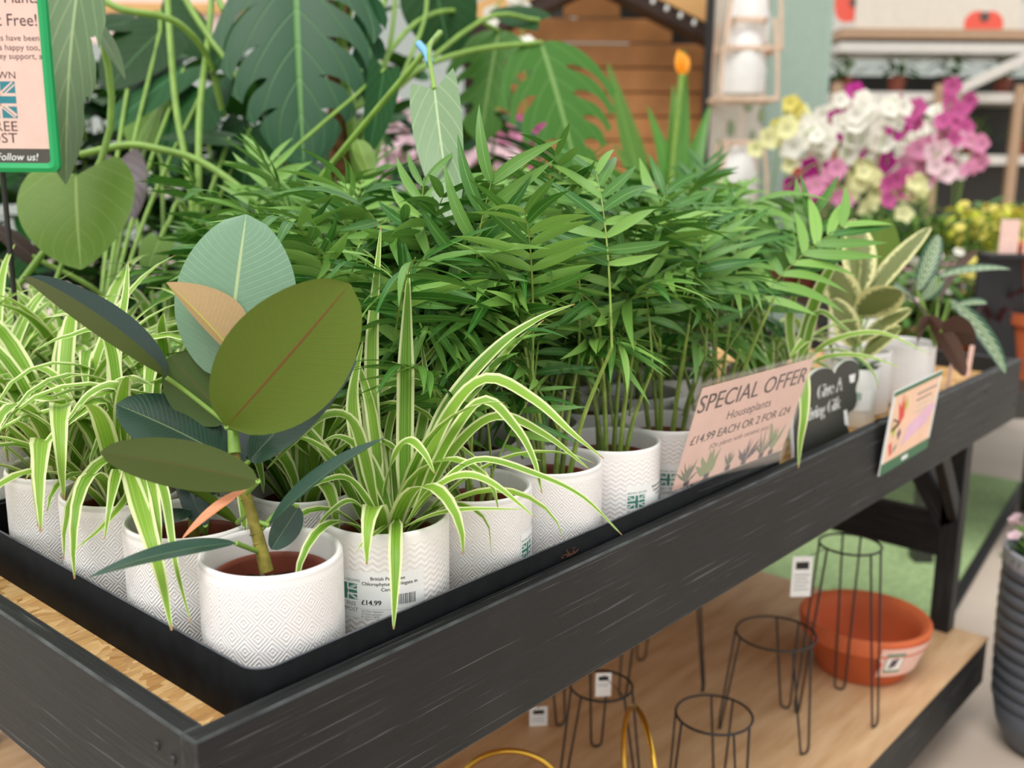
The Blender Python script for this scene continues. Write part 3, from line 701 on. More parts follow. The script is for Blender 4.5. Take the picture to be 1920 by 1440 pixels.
rnd = random.Random(9); k = 0
for x, y in [(.430, .243), (.566, .243), (.697, .243), (.833, .243), (.97, .243), (.430, .382), (.566, .382)]:
    relabel(place(pdet, k, x, y, ZT, rnd.uniform(0, 6.28)), 'feathery parlour palm standing just behind the front row of white pots', 'parlour palms in the second and third rows'); k += 1
for x, y in [(.697, .382), (.833, .382), (.97, .382), (.566, .520), (.697, .520), (.833, .520), (.97, .520), (.566, .7275), (.697, .7275), (.833, .7275), (.97, .7275), (.833, .866), (.97, .866)]:
    relabel(place(pfar, k, x, y, ZT, rnd.uniform(0, 6.28)), PLB, PLG); k += 1
for x, y in [(1.13, .30), (1.13, .44), (1.13, .58), (1.27, .36), (1.27, .50), (1.295, .665), (1.41, .44), (1.41, .58), (1.162, .735), (1.55, .52)]:
    relabel(place(pfar, k, x, y, TZ, rnd.uniform(0, 6.28)), 'parlour palm on the chipboard past the tray end behind the gift sign', 'parlour palms beyond the tray'); k += 1
front = []
for i, (gx, kind, lab, az, txt) in enumerate([
    (2, 'diamond', 'low young parlour palm between the labelled spider plant and taller palms', 52, 0),
    (3, 'diamond', 'parlour palm with bunched canes in a front pot without any label', None, 0),
    (4, 'chevron', 'parlour palm with bare green canes in a wavy pot carrying a flag label', 19, 0),
    (5, 'chevron', 'parlour palm in the front pot half hidden by the pink offer sign', -8, 0)]):
    r = potted('potted_parlour_palm', lab, 'plant', (GX[gx], GY[0], ZT), kind)
    if i == 0: palm(r, random.Random(300), 7, True, .03, .12, 3, .062, maxp=6, ymin=-.05)
    else: palm(r, random.Random(300+i), 6, True, .11, .22, 3, maxp=8, ymin=-.05 if i < 3 else -.035)
    if az is not None: price_label(getpot(r), r, camaz(GX[gx], GY[0])+math.radians(az), .055, full=(i != 0), name=('British Peat Free', 'Chamaedorea in', 'Ceramic'))
    front.append(r)
r = potted('potted_parlour_palm', 'parlour palm standing directly behind the upright pink offer sign', 'plant', (GX[6], GY[0], ZT), 'diamond'); palm(r, random.Random(310), 6, True, .12, .25, 3, maxp=8, ymin=-.03); front.append(r)
# fronds that stand out in the photograph
def pxfrond(root, pts, nrm, pairs, ll, seed, v0=.3):
    P = [px(*q) for q in pts]; frond(root, P, nrm, random.Random(seed), pairs, ll, True, v0, 1.2, root.location, 0.0)
pxfrond(front[1], [(980, 860, 1.28), (915, 640, 1.22), (893, 480, 1.17), (928, 312, 1.14)], cv(0, -.35, -1), 7, .092, 1, .35)
pxfrond(front[3], [(1300, 760, 1.5), (1400, 600, 1.55), (1480, 500, 1.58), (1590, 415, 1.6)], cv(-.3, -.5, -1), 8, .09, 2, .5)
pxfrond(front[2], [(1180, 780, 1.42), (1200, 560, 1.44), (1225, 440, 1.45), (1252, 345, 1.46)], cv(0, -.3, -1), 6, .085, 3, .45)
pxfrond(front[0], [(880, 930, 1.2), (830, 700, 1.2), (770, 560, 1.19), (690, 500, 1.17)], cv(-.2, -.8, -.6), 6, .085, 4, .4)
pxfrond(front[0], [(890, 930, 1.2), (840, 760, 1.19), (800, 640, 1.17), (770, 570, 1.15)], cv(0, -.6, -.8), 5, .075, 5, .45)
pxfrond(front[1], [(1010, 850, 1.3), (1060, 640, 1.32), (1085, 500, 1.33), (1090, 400, 1.35)], cv(.2, -.4, -1), 6, .08, 6, .4)
pxfrond(front[2], [(1150, 800, 1.4), (1130, 640, 1.38), (1110, 560, 1.36), (1060, 520, 1.33)], cv(-.2, -.7, -.7), 6, .08, 7, .4)
pxfrond(front[3], [(1280, 780, 1.5), (1330, 600, 1.5), (1330, 480, 1.5), (1310, 390, 1.52)], cv(.1, -.4, -1), 6, .085, 8, .4)
pxfrond(front[4], [(1370, 720, 1.65), (1450, 560, 1.66), (1500, 460, 1.66), (1520, 390, 1.66)], cv(.1, -.4, -1), 6, .09, 9, .4)
# ------------------------------------------------------------------ rubber plants
fi = potted('potted_rubber_plant', 'rubber plant with broad glossy olive leaves in the white corner pot', 'plant', (GX[0], GY[0], ZT), 'diamond')
stem = [px(500, 1072, .965), px(490, 1030, .965), px(472, 965, .965), px(452, 900, .97), px(438, 835, .975), px(434, 790, .98), px(438, 700, 1.0), px(440, 650, 1.01)]
tubeo('stem', fi, stem, lambda s: .0068*(1-.72*s), 'stem_ficus', 12, 5)
tubeo('shoot', fi, [px(440, 850, .972), px(437, 800, .978), px(438, 720, .995), px(440, 640, 1.01)], lambda s: .0062*(1-.55*s), 'stem_green', 10, 5)
for q in ((480, 1000, .965), (463, 935, .968), (486, 1018, .965)):
    c = px(*q); up = (px(452, 900, .97)-px(490, 1030, .965)).normalized(); a = up.orthogonal().normalized(); b_ = up.cross(a)
    v, f, uv = tube([c+(a*math.cos(t_)+b_*math.sin(t_))*.0056 for t_ in [2*PI*i/16 for i in range(16)]], .0009, 6, False, True)
    link('node_ring', MB().add(v, f, uv).mesh('node_ring', ['stem_ficus'], True, fi.location), fi)
def fleaf(mat, p0, p1, wpx, n, bend=.06, fold=.12, curl=.05, petiole=None, prof=pf_ellipse, twist=0, label=None, parent=fi, name='leaf'):
    A = px(*p0); B = px(*p1); o = leaf(name, parent, mat, A, B, wpx*(p0[2]+p1[2])/2/F, n, bend, fold, curl, prof, 0, 22, 14, twist, 0, label)
    if petiole:
        pt = [px(*q) for q in petiole]+[A]; v, f, uv = tube(spline(pt, 4) if len(pt) > 2 else pt, .0024, 8)
        link('petiole', MB().add(v, f, uv).mesh('petiole', ['stem_green'], True, o.parent.location), o)
    return o
fleaf('ficus_sky_sheen', (424, 715, 1.0), (462, 402, 1.0), 240, cv(.05, -.35, -1), .05, .05, .1, [(440, 770, .985), (434, 740, .99)], label='pale jade rubber plant leaf')
fleaf('ficus_young', (446, 672, .98), (312, 530, .97), 120, cv(.8, -.5, -.55), .05, .55, -.1, [(440, 720, .995)], pf_lance, label='young pink and yellow leaf')
fleaf('ficus_olive', (424, 800, .955), (656, 532, .93), 238, cv(-.20, -.30, .92), -.06, .06, .18, [(441, 818, .975), (440, 805, .968)], label='big olive leaf seen from below')
fleaf('ficus_dark', (312, 708, .99), (42, 520, .96), 128, cv(.42, -.82, -.12), -.06, .75, -.1, [(420, 790, 1.0), (350, 735, 1.0)], label='folded dark leaf')
fleaf('ficus_dark', (430, 790, 1.02), (318, 668, 1.0), 130, cv(-.3, -.2, .9), .05, .1, .1, [(438, 820, 1.0)])
fleaf('ficus', (434, 862, 1.02), (218, 758, .99), 140, cv(.1, -.6, -.8), .08, .12, .05, [(440, 850, 1.0)])
fleaf('ficus_dark', (484, 902, .935), (188, 848, .90), 108, cv(.02, -.30, .92), .06, .10, .05, [(462, 925, .965), (475, 912, .95)], label='lower olive leaf seen from below')
fleaf('ficus', (466, 866, .985), (668, 662, .99), 120, cv(-.35, -.35, -.85), .05, .14, 0, [(448, 880, .972), (460, 870, .98)], label='glossy blue green leaf')
fleaf('ficus', (505, 985, .965), (720, 822, .955), 62, cv(-.3, -.8, -.45), .10, .3, 0, [(474, 975, .966)], pf_lance)
fleaf('ficus', (442, 1018, .93), (166, 1083, .885), 56, cv(-.1, -.85, -.45), .10, .16, 0, [(484, 1034, .962), (462, 1026, .945)], pf_lance, label='small low leaf')
fleaf('ficus', (560, 950, .985), (508, 1030, .965), 58, cv(.6, -.3, -.7), .05, .2, 0, [(484, 1000, .966), (530, 950, .98)])
fleaf('ficus_olive', (445, 980, 1.02), (330, 905, 1.02), 70, cv(0, -.8, .5), .05, .12, .05, [(468, 960, .98)])
fleaf('sheath', (462, 918, .955), (340, 1012, .93), 26, cv(-.3, -.6, -.7), .08, .5, 0, None, pf_lance, label='orange red leaf sheath', name='leaf_sheath')
rnd = random.Random(3)
for k in range(14):          # crumbs of bark and perlite on the compost
    a = rnd.uniform(0, 6.28); r_ = rnd.uniform(0, .045); bm = bmesh.new(); bmesh.ops.create_icosphere(bm, subdivisions=1, radius=rnd.uniform(.0015, .004))
    for q in bm.verts: q.co *= rnd.uniform(.6, 1.2)
    me = bpy.data.meshes.new('compost_crumb'); bm.to_mesh(me); bm.free(); me.materials.append(M['grit'] if k % 3 else M['white']); link('compost_crumb', me, fi, Matrix.Translation((r_*math.cos(a), r_*math.sin(a), SOIL+.003)))
f2 = potted('potted_rubber_plant', 'darker rubber plant half hidden behind the corner rubber plant', 'plant', (GX[0], GY[1], ZT), 'diamond')
zz = ZT+SOIL
tubeo('stem', f2, [V((.155, .245, zz)), V((.16, .25, zz+.09)), V((.165, .25, zz+.2))], lambda s: .006*(1-.5*s), 'stem_ficus', 10, 4)
for p0, p1, wd, n in [((360, 960, 1.03), (345, 800, 1.06), 80, cv(-.6, -.2, -.6)), ((395, 930, 1.03), (470, 780, 1.08), 90, cv(-.3, -.4, -.8)), ((350, 955, 1.02), (300, 985, .98), 60, cv(0, -.8, -.5)),
                      ((400, 880, 1.05), (560, 760, 1.12), 90, cv(0, -.8, -.6)), ((380, 900, 1.08), (420, 690, 1.12), 110, cv(.1, -.4, .8)), ((385, 985, 1.02), (345, 900, 1.03), 50, cv(.2, -.3, -.9))]:
    fleaf('ficus_dark', p0, p1, wd, n, .07, .12, .05, [(385, 1000, 1.04)], parent=f2)
# pot between rows behind the corner pots: another spider keeps the gap full
spM = potted('potted_spider_plant', 'spider plant squeezed in behind the corner rubber plant and priced spider plant', 'plant', (GX[1]+.002, GY[1]+.001, ZT), 'diamond'); spider_leaves(spM, random.Random(43), 46, lmin=.17, lmax=.3, world=spM.location)

# ------------------------------------------------------------------ climbing plants at the back of the bench
def bigpot(root, r, h, mat, soil_z=None):
    v, f, uv = lathe([(0, 0), (r*.78, 0), (r*.8, .004), (r, h-.012), (r*1.03, h-.012), (r*1.03, h), (r*.96, h), (r*.94, h-.02), (r*.93, h-.03)], 40); link('pot', MB().add(v, f, uv).mesh('pot', [mat]), root)
    v, f = rough_disc(r*.935, h-.028, 5, .004); link('soil', MB().add(v, f).mesh('soil', ['soil']), root)
ZO = H-.0398
mo = thing('potted_monstera', 'tall monstera with split leaves climbing a coir pole behind the palms', 'plant', (.985, 1.03, TZ+.0026))
# pot stands in the back tray
bigpot(mo, .062, .17, 'nursery')
polep = px(640, 330, 2.12); mo.location = (polep.x, polep.y, TZ+.0026)
B = mo.location
tubeo('coir_pole', mo, [B+V((0, 0, .12)), B+V((0, 0, .7)), B+V((.0, 0, 1.15))], .023, 'moss', 14, 6)
tubeo('stem', mo, [B+V((.02, -.02, .14)), B+V((.012, -.034, .45)), B+V((-.02, -.03, .8)), B+V((.01, -.03, 1.1))], .011, 'stem_green', 9, 5)
def pet(root, pts, r=.006, mat='stem_green'): return tubeo('petiole', root, [px(*q) for q in pts], r, mat, 8, 5)
split_leaf('leaf', mo, 'monstera', px(553, -75, 1.98), px(570, 318, 1.90), 430*1.94/F, cv(.05, -.30, -1), 5, .34, .30, .05, .12, .15, .14, .34, 11)
pet(mo, [(640, 120, 2.12), (610, -120, 2.1), (556, -84, 1.98)])
split_leaf('leaf', mo, 'monstera', px(690, -70, 2.05), px(702, 215, 1.98), 150*2/F, cv(-.6, -.2, -.8), 4, .5, .4, .05, .15, .1, .1, .2, 12); pet(mo, [(640, 180, 2.12), (665, -40, 2.1), (690, -68, 2.05)])
leaf('leaf', mo, 'monstera_deep', px(560, -30, 2.02), px(375, 150, 2.02), 150*2/F, cv(-.3, -.5, -.8), .05, .1, .1, pf_heart, .12); pet(mo, [(640, 200, 2.12), (600, 40, 2.08), (560, -28, 2.02)])
split_leaf('leaf', mo, 'monstera_lit', px(1015, 82, 2.5), px(1085, 335, 2.45), 330*2.48/F, cv(.25, -.3, -1), 5, .28, .5, .05, .1, .1, .16, .40, 14)
pet(mo, [(650, 210, 2.14), (720, 175, 2.2), (800, 122, 2.3), (900, 92, 2.42), (1015, 80, 2.5)], .0065)
split_leaf('leaf', mo, 'monstera_lit', px(935, 60, 2.6), px(900, 268, 2.58), 240*2.6/F, cv(-.2, -.3, -1), 4, .35, .5, .05, .1, .1, .14, .35, 15); pet(mo, [(650, 230, 2.15), (760, 60, 2.3), (850, 20, 2.5), (935, 58, 2.6)])
leaf('leaf', mo, 'monstera_deep', px(815, -30, 2.5), px(845, 110, 2.5), 190*2.5/F, cv(0, -.5, -.8), .05, .1, .1, pf_heart, .14); pet(mo, [(650, 240, 2.15), (740, -40, 2.3), (815, -32, 2.5)])
leaf('leaf', mo, 'monstera_deep', px(1010, 40, 2.62), px(920, 20, 2.66), 120*2.6/F, cv(0, -.7, -.7), .05, .1, .1, pf_heart, .14); pet(mo, [(650, 250, 2.15), (900, 40, 2.5), (1010, 38, 2.62)])
pet(mo, [(700, 310, 2.1), (740, 180, 2.2), (795, 40, 2.35), (800, -40, 2.4)], .005)
pet(mo, [(655, 330, 2.1), (690, 230, 2.1), (730, 90, 2.15), (745, -40, 2.2)], .005)

ar = thing('potted_arrowhead_plant', 'arrow leaved plant with one long silvery leaf tied with blue string', 'plant', (0, 0, TZ+.0026)); q = px(770, 420, 1.80); ar.location = (.697, .866, TZ+.0026)
bigpot(ar, .06, .13, 'nursery'); A = ar.location
tubeo('stem', ar, [A+V((0, 0, .1)), A+V((.02, -.02, .35)), px(826, 60, 1.6)], .005, 'stem_green', 8, 6)
leaf('leaf', ar, 'silver_leaf', px(815, 168, 1.34), px(852, 422, 1.22), 122*1.29/F, cv(-.3, -.25, -1), .05, .22, .05, pf_arrow, .10, 18, 10)
tubeo('petiole', ar, [px(826, 60, 1.6), px(805, 90, 1.46), px(815, 168, 1.34)], .0035, 'stem_green', 7, 5)
tubeo('blue_tie', ar, [px(785, 82, 1.52), px(800, 100, 1.505), px(806, 118, 1.49)], .006, 'bluetie', 7, 4)
leaf('leaf', ar, 'heart_lit', px(668, 262, 1.75), px(700, 350, 1.72), 40*1.74/F, cv(.3, -.2, -.9), .08, .5, 0, pf_lance); tubeo('petiole', ar, [A+V((0, 0, .1)), A+V((-.05, .0, .3)), px(668, 262, 1.75)], .003, 'stem_green', 6, 5)
leaf('leaf', ar, 'monstera_deep', px(720, 130, 1.95), px(690, 290, 1.9), 80*1.9/F, cv(.5, -.2, -.8), .06, .2, 0, pf_arrow, .1); tubeo('petiole', ar, [A+V((0, 0, .1)), A+V((-.02, .02, .4)), px(720, 130, 1.95)], .0035, 'stem_green', 6, 5)

ph = thing('potted_philodendron', 'philodendron with a bright yellow green heart leaf below the green framed sign', 'plant', (.290, 1.005, TZ+.0026)); bigpot(ph, .064, .14, 'nursery'); A = ph.location
def hl(mat, p0, p1, wpx, n, via=None, back=.18, prof=pf_heart, root=None, fold=.12, seed=0, curl=.12):
    root = root or ph; A = root.location
    a, b_ = px(*p0), px(*p1); o = leaf('leaf', root, mat, a, b_, wpx*(p0[2]+p1[2])/2/F, n, .06, fold, curl, prof, back, 18, 12)
    mid = [px(*q) for q in via] if via else [A+(a-A)*.45+V((0, 0, .1))]
    v, f, uv = tube(spline([A+V((0, 0, .1))]+mid+[a], 6), .0042, 7); link('petiole', MB().add(v, f, uv).mesh('petiole', ['stem_green'], True, root.location), o); return o
hl('heart_lit', (142, 330, 1.62), (152, 505, 1.55), 285, cv(.05, -.45, -1), [(140, 420, 1.75), (120, 340, 1.7)])
gl = thing('potted_swiss_cheese_plant', 'grey green swiss cheese plant leaf pressed against the green framed sign', 'plant', (.155, 1.01, TZ+.0026)); bigpot(gl, .06, .14, 'nursery')
split_leaf('leaf', gl, 'monstera_grey', px(152, -60, 1.58), px(124, 345, 1.50), 225*1.55/F, cv(-.35, -.25, -1), 3, .55, .28, .05, .18, .05, .1, .25, 5)
tubeo('petiole', gl, [gl.location+V((0, 0, .1)), px(190, 300, 1.72), px(175, 0, 1.65), px(152, -60, 1.58)], .006, 'stem_green', 8, 6)
leaf('leaf', gl, 'monstera_grey', px(158, 15, 1.56), px(235, 150, 1.57), 62*1.56/F, cv(.8, -.2, -.2), .05, .2, .1, pf_lance)
for i, (mat, p0, p1, wd, n, via) in enumerate([
    ('monstera_deep', (300, 60, 2.2), (200, 170, 2.1), 190, cv(.1, -.6, -.8), None), ('monstera_deep', (345, 130, 2.15), (200, 250, 2.05), 170, cv(-.1, -.7, -.6), None),
    ('monstera_deep', (260, 40, 2.25), (180, 55, 2.15), 110, cv(0, -.4, -.9), None), ('heart_lit', (300, 190, 2.3), (250, 280, 2.28), 150, cv(.2, -.5, -.8), None),
    ('monstera_deep', (380, 170, 2.1), (330, 330, 2.0), 190, cv(-.3, -.4, -.8), None), ('monstera_deep', (430, 260, 2.0), (300, 260, 1.95), 130, cv(0, -.8, -.5), None),
    ('monstera_deep', (470, 240, 2.1), (450, 400, 2.0), 150, cv(.2, -.4, -.9), None), ('maroon', (225, 300, 1.95), (245, 420, 1.9), 120, cv(.1, -.3, -1), None),
    ('monstera_deep', (300, 20, 2.4), (400, 110, 2.4), 140, cv(.2, -.4, -.9), None), ('maroon', (60, 480, 1.75), (-20, 420, 1.7), 90, cv(0, -.7, -.6), None),
    ('monstera_deep', (225, 130, 2.5), (330, 30, 2.5), 120, cv(.2, -.4, -.9), None), ('monstera_deep', (400, 330, 2.15), (440, 440, 2.1), 120, cv(.2, -.4, -.9), None),
    ('heart_lit', (300, 448, 1.75), (275, 512, 1.70), 80, cv(.1, -.6, -.8), [(350, 395, 1.85), (315, 420, 1.8)]), ('silver_leaf', (352, 436, 1.8), (350, 500, 1.75), 78, cv(.1, -.6, -.8), None)]):
    if i % 5 == 0:
        pxs_, pys_ = [(.433, 1.01), (.575, 1.012), (.720, 1.01)][i//5]
        cl = thing('potted_philodendron', ['dark leaved philodendron in the gloom behind the spider plants', 'philodendron with a maroon leaf behind the rubber plant', 'philodendron with small heart leaves low beside the coir pole'][i//5], 'plant', (pxs_, pys_, TZ+.0026)); bigpot(cl, .062, .14, 'nursery')
    hl(mat, p0, p1, wd, n, via, root=cl)
for pts in ([(175, -10, 1.9), (230, 18, 1.9), (300, 30, 1.92), (345, 52, 1.95), (390, 110, 2.0), (420, 220, 2.05)], [(150, 290, 1.85), (238, 272, 1.85), (300, 280, 1.85), (370, 300, 1.85), (440, 345, 1.82), (490, 395, 1.8), (510, 460, 1.8)],
            [(362, 450, 1.9), (360, 380, 1.9), (350, 310, 1.92), (330, 200, 1.95), (318, 60, 2.0), (310, -60, 2.05)], [(372, 450, 1.9), (372, 330, 1.9), (375, 200, 1.95), (392, 60, 2.05), (400, -60, 2.1)], [(420, 20, 2.05), (380, -60, 2.1)], [(450, 150, 2.0), (360, 20, 2.05), (330, -50, 2.1)]):
    P = [px(*q) for q in pts]; v, f, uv = tube(spline(P, 5), .0065, 8); link('petiole', MB().add(v, f, uv).mesh('petiole', ['stem_green'], True, cl.location), cl)

# ------------------------------------------------------------------ right hand end of the bench
spR = potted('potted_spider_plant', 'spider plant with arching striped leaves beside the black gift sign', 'plant', (1.305, .20, TZ), 'diamond')
for pts, wpx in [([(1500, 720, 1.72), (1505, 700, 1.6), (1508, 770, 1.545), (1500, 830, 1.54), (1497, 878, 1.54)], 24), ([(1500, 690, 1.7), (1560, 640, 1.66), (1650, 625, 1.66), (1745, 665, 1.66)], 15), ([(1500, 700, 1.7), (1530, 590, 1.69), (1575, 610, 1.67), (1618, 645, 1.66)], 17),
                 ([(1490, 700, 1.7), (1550, 670, 1.66), (1620, 668, 1.65), (1690, 690, 1.64)], 13), ([(1490, 690, 1.7), (1530, 560, 1.7), (1570, 480, 1.7), (1585, 430, 1.7)], 24), ([(1490, 690, 1.7), (1480, 600, 1.7), (1500, 520, 1.7)], 18), ([(1490, 700, 1.68), (1510, 640, 1.62), (1480, 670, 1.58)], 20)]: pxs(spR, pts, wpx)
spider_leaves(spR, random.Random(8), 30, lmin=.15, lmax=.28)
vt = potted('potted_variegated_ficus', 'variegated rubber plant with cream edged leaves in a large white pot', 'plant', (1.612, .150, TZ), 'chevron'); A = vt.location
tubeo('stem', vt, [A+V((0, 0, .08)), px(1600, 620, 1.93), px(1612, 540, 1.93), px(1618, 480, 1.93)], .005, 'tineke', 8, 5)
for p0, p1, wd, n, mt in [((1610, 600, 1.93), (1555, 500, 1.88), 75, cv(-.3, -.4, .6), 'tineke'), ((1610, 590, 1.93), (1690, 545, 1.85), 80, cv(.2, -.6, .7), 'tineke'), ((1620, 570, 1.93), (1745, 425, 1.95), 62, cv(-.6, -.6, -.4), 'tineke'), ((1612, 640, 1.93), (1710, 580, 1.88), 62, cv(0, -.8, -.5), 'tineke'),
                          ((1615, 545, 1.93), (1600, 410, 1.97), 70, cv(0, -.3, -1), 'tineke'), ((1605, 650, 1.93), (1560, 560, 1.9), 60, cv(-.3, -.6, -.5), 'tineke'), ((1640, 560, 1.97), (1665, 410, 2.0), 90, cv(0, -.3, .9), 'ficus_olive'), ((1615, 670, 1.92), (1690, 615, 1.85), 66, cv(0, -.7, -.7), 'tineke'), ((1600, 660, 1.93), (1535, 640, 1.88), 50, cv(0, -.8, -.3), 'tineke')]:
    fleaf(mt, p0, p1, wd, n, .06, .14, .05, [(1612, 640, 1.94)], parent=vt)
ca = potted('potted_calathea', 'calathea with dark patterned leaves next to the bench end', 'plant', (1.770, .118, TZ), 'chevron'); A = ca.location
for p0, p1, wd, n in [((1735, 590, 2.1), (1660, 530, 2.05), 60, cv(0, -.8, -.5)), ((1760, 520, 2.1), (1895, 505, 2.1), 44, cv(0, -.9, -.4)), ((1780, 560, 2.12), (1885, 700, 2.08), 60, cv(.5, -.3, -.8)), ((1740, 590, 2.08), (1810, 705, 1.98), 42, cv(.3, -.5, .7)), ((1760, 570, 2.15), (1835, 470, 2.2), 52, cv(0, -.7, .5)), ((1730, 560, 2.12), (1770, 520, 2.1), 70, cv(0, -.8, -.5)),
                      ((1745, 600, 2.08), (1720, 650, 2.0), 56, cv(0, -.5, .8)), ((1780, 580, 2.05), (1850, 570, 2.0), 60, cv(0, -.85, -.4)), ((1765, 620, 2.05), (1830, 630, 2.0), 70, cv(.2, -.5, .7)), ((1720, 545, 2.12), (1760, 440, 2.15), 40, cv(0, -.3, -.9))]:
    fleaf('calathea', p0, p1, wd, n, .1, .2, 0, [(1752, 650, 2.1)], parent=ca)
sm = thing('small_white_pot', 'small white label pot standing before the variegated rubber plant', 'pot', (1.492, .098, TZ)); v, f, uv = lathe([(0, 0), (.034, 0), (.0365, .004), (.039, .112), (.038, .114), (.036, .112), (.034, .02), (0, .018)], 40); link('pot', MB().add(v, f, uv).mesh('pot', ['ceramic_plain']), sm)
fl = Flat(); fl.rect(0, 0, .05, .04, 'white', 0, 8); flag(fl, .003, .02, .026, .015, 'teal', 'white'); fl.text('PEAT FREE', .003, .013, .005, 'greytext'); fl.text('COMPOST', .003, .007, .005, 'greytext'); az = camaz(1.492, .098)-.5
link('price_label', fl.mb(lambda x, y, ly: V(((.0385+ly*.00006)*math.cos(az+x/.038), (.0385+ly*.00006)*math.sin(az+x/.038), .035+y)), .003).mesh('price_label', fl.m, False), sm)
v, f = rough_disc(.035, .1, 4); link('soil', MB().add(v, f).mesh('soil', ['soil']), sm)
for k in range(5):
    a = k*1.3+.4; b0 = V((1.492, .098, TZ+.1)); leaf('leaf', sm, 'orchid_leaf', b0, b0+V((math.cos(a)*.06, math.sin(a)*.06, .025)), .02, (0, 0, 1), .15, .2)
wp = thing('white_ceramic_pot', 'plain white pot near the far corner of the bench', 'pot', (1.97, .30, TZ)); v, f, uv = lathe([(0, 0), (.06, 0), (.064, .004), (.068, .14), (.066, .142), (.063, .14), (.06, .02), (0, .018)], 40); link('pot', MB().add(v, f, uv).mesh('pot', ['ceramic_plain']), wp)
v, f = rough_disc(.0625, .12, 4); link('soil', MB().add(v, f).mesh('soil', ['soil']), wp)
for k in range(9):
    a = k*2.4; b0 = V((1.97, .30, TZ+.12)); leaf('leaf', wp, 'monstera_deep', b0, b0+V((math.cos(a)*.11, math.sin(a)*.11, .10+.02*(k % 3))), .05, (0, 0, 1), .15, .2)
# ------------------------------------------------------------------ signs
# pink offer card in a clear holder
so = thing('offer_sign', 'pink special offer card in a clear acrylic holder leaning on the front rail', 'sign', tuple(ony(1250, 931, .0305)))
X_ = V((.995, -.085, .019)).normalized(); Y_ = V((-.1, -.27, .95)); Y_ = (Y_-X_*Y_.dot(X_)); Y_.normalize(); N_ = X_.cross(Y_)
SW, SH = .286, .168
O = so.location
def sheet(name, x0, x1, y0, y1, z0, z1, mat, parent):
    c = X_*((x0+x1)/2)+Y_*((y0+y1)/2)+N_*((z0+z1)/2); R = Matrix((X_, Y_, N_)).transposed()
    return boxo(name, O+c, (x1-x0, y1-y0, abs(z1-z0)), mat, parent, 0, .0004, None, R)
fl = Flat(); fl.rect(0, 0, SW-.016, .170, 'pink', 0)
iw = SW-.016
fl.text('SPECIAL OFFER', iw*.5, .128, .0405, 'inkgrey', 'c', bold=.0011, sx=.97)
fl.text('Houseplants', iw*.5, .101, .0215, 'ink', 'c', sx=1.02); fl.text('£14.99 EACH OR 2 FOR £24', iw*.485, .074, .0205, 'ink', 'c', bold=.0005, sx=.98); fl.text('(On plants with ceramic pot.)', iw*.5, .056, .0125, 'inkgrey', 'c')
rnd = random.Random(2)
for cx, h, mt, nb, spread in ((.03, .045, 'plantgrey', 14, 1.0), (.075, .05, 'plantgreen', 16, 1.2), (.125, .04, 'plantgrey', 9, .6), (.165, .047, 'plum', 16, 1.1), (.21, .06, 'plantgrey', 9, .8), (.235, .075, 'plantgreen', 5, .5)):
    for k in range(nb):
        a = PI/2+rnd.uniform(-1, 1)*spread; L = h*rnd.uniform(.5, 1); w_ = .0022 if mt != 'plantgreen' else .005; ex, ey = cx+math.cos(a)*L, .006+math.sin(a)*L; nx, ny = -math.sin(a)*w_, math.cos(a)*w_; mx_, my_ = (cx+ex)/2, (.006+ey)/2
        fl.poly([(cx, .006), (mx_-nx, my_-ny), (ex, ey), (mx_+nx, my_+ny)], mt, 2+k*.05)
    fl.rect(cx-.006, .001, cx+.006, .010, 'plum', 3.5)
card = link('offer_card', fl.mb(lambda x, y, ly: X_*(x+.008)+Y_*(y*.905+.006)+N_*(ly*.0001)).mesh('offer_card', fl.m, False), so)
sheet('holder_front', 0, SW, -.012, SH, .0012, .0024, 'acrylic', so); sheet('holder_back', 0, SW, -.012, SH, -.0026, -.0012, 'acrylic', so)

# scalloped black gift sign
gs_o = ony(1490, 848, .040); gs = thing('gift_sign', 'black cloud shaped sign reading Give A Living Gift', 'sign', tuple(gs_o))
def gmap(x, y, ly): return V((x, .0, y))
pts2 = [ony(x, y, .040)-gs_o for x, y in ((1491, 882), (1487, 800), (1492, 770), (1503, 735), (1514, 712), (1530, 695), (1548, 689), (1560, 692), (1566, 700), (1572, 688), (1586, 676), (1600, 674), (1610, 682), (1612, 705), (1606, 728), (1608, 750), (1602, 768), (1592, 776), (1589, 800), (1592, 838))]
pl = [(p.x, p.z) for p in pts2]; cx = sum(p[0] for p in pl)/len(pl); cz = sum(p[1] for p in pl)/len(pl)
sp = [(q.x, q.y) for q in spline([V((p[0], p[1], 0)) for p in pl]+[V((pl[0][0], pl[0][1], 0))], 3)][:-1]
def slab(pts, y0, y1, name, mat, parent):
    n = len(pts); v = [(p[0], y0, p[1]) for p in pts]+[(p[0], y1, p[1]) for p in pts]; f = [tuple(range(n)), tuple(reversed(range(n, 2*n)))]+[(i, (i+1) % n, n+(i+1) % n, n+i) for i in range(n)]
    bm = bmesh.new(); bv = [bm.verts.new(q) for q in v]
    for q in f: bm.faces.new([bv[i] for i in q])
    bmesh.ops.recalc_face_normals(bm, faces=bm.faces); bmesh.ops.triangulate(bm, faces=[q for q in bm.faces if len(q.verts) > 4]); me = bpy.data.meshes.new(name); bm.to_mesh(me); bm.free(); me.materials.append(M[mat]); return link(name, me, parent)
slab(sp, .0015, .006, 'edge_board', 'white', gs)
slab([(cx+(p[0]-cx)*.975, cz+(p[1]-cz)*.975) for p in sp], 0.0, .0015, 'face_board', 'signblack', gs)
def on_sign(x, y): p = ony(x, y, .0396)-gs_o; return p.x, p.z
fl = Flat(); a = on_sign(1532, 745); b_ = on_sign(1585, 718); sz = (b_[0]-a[0])/2.9
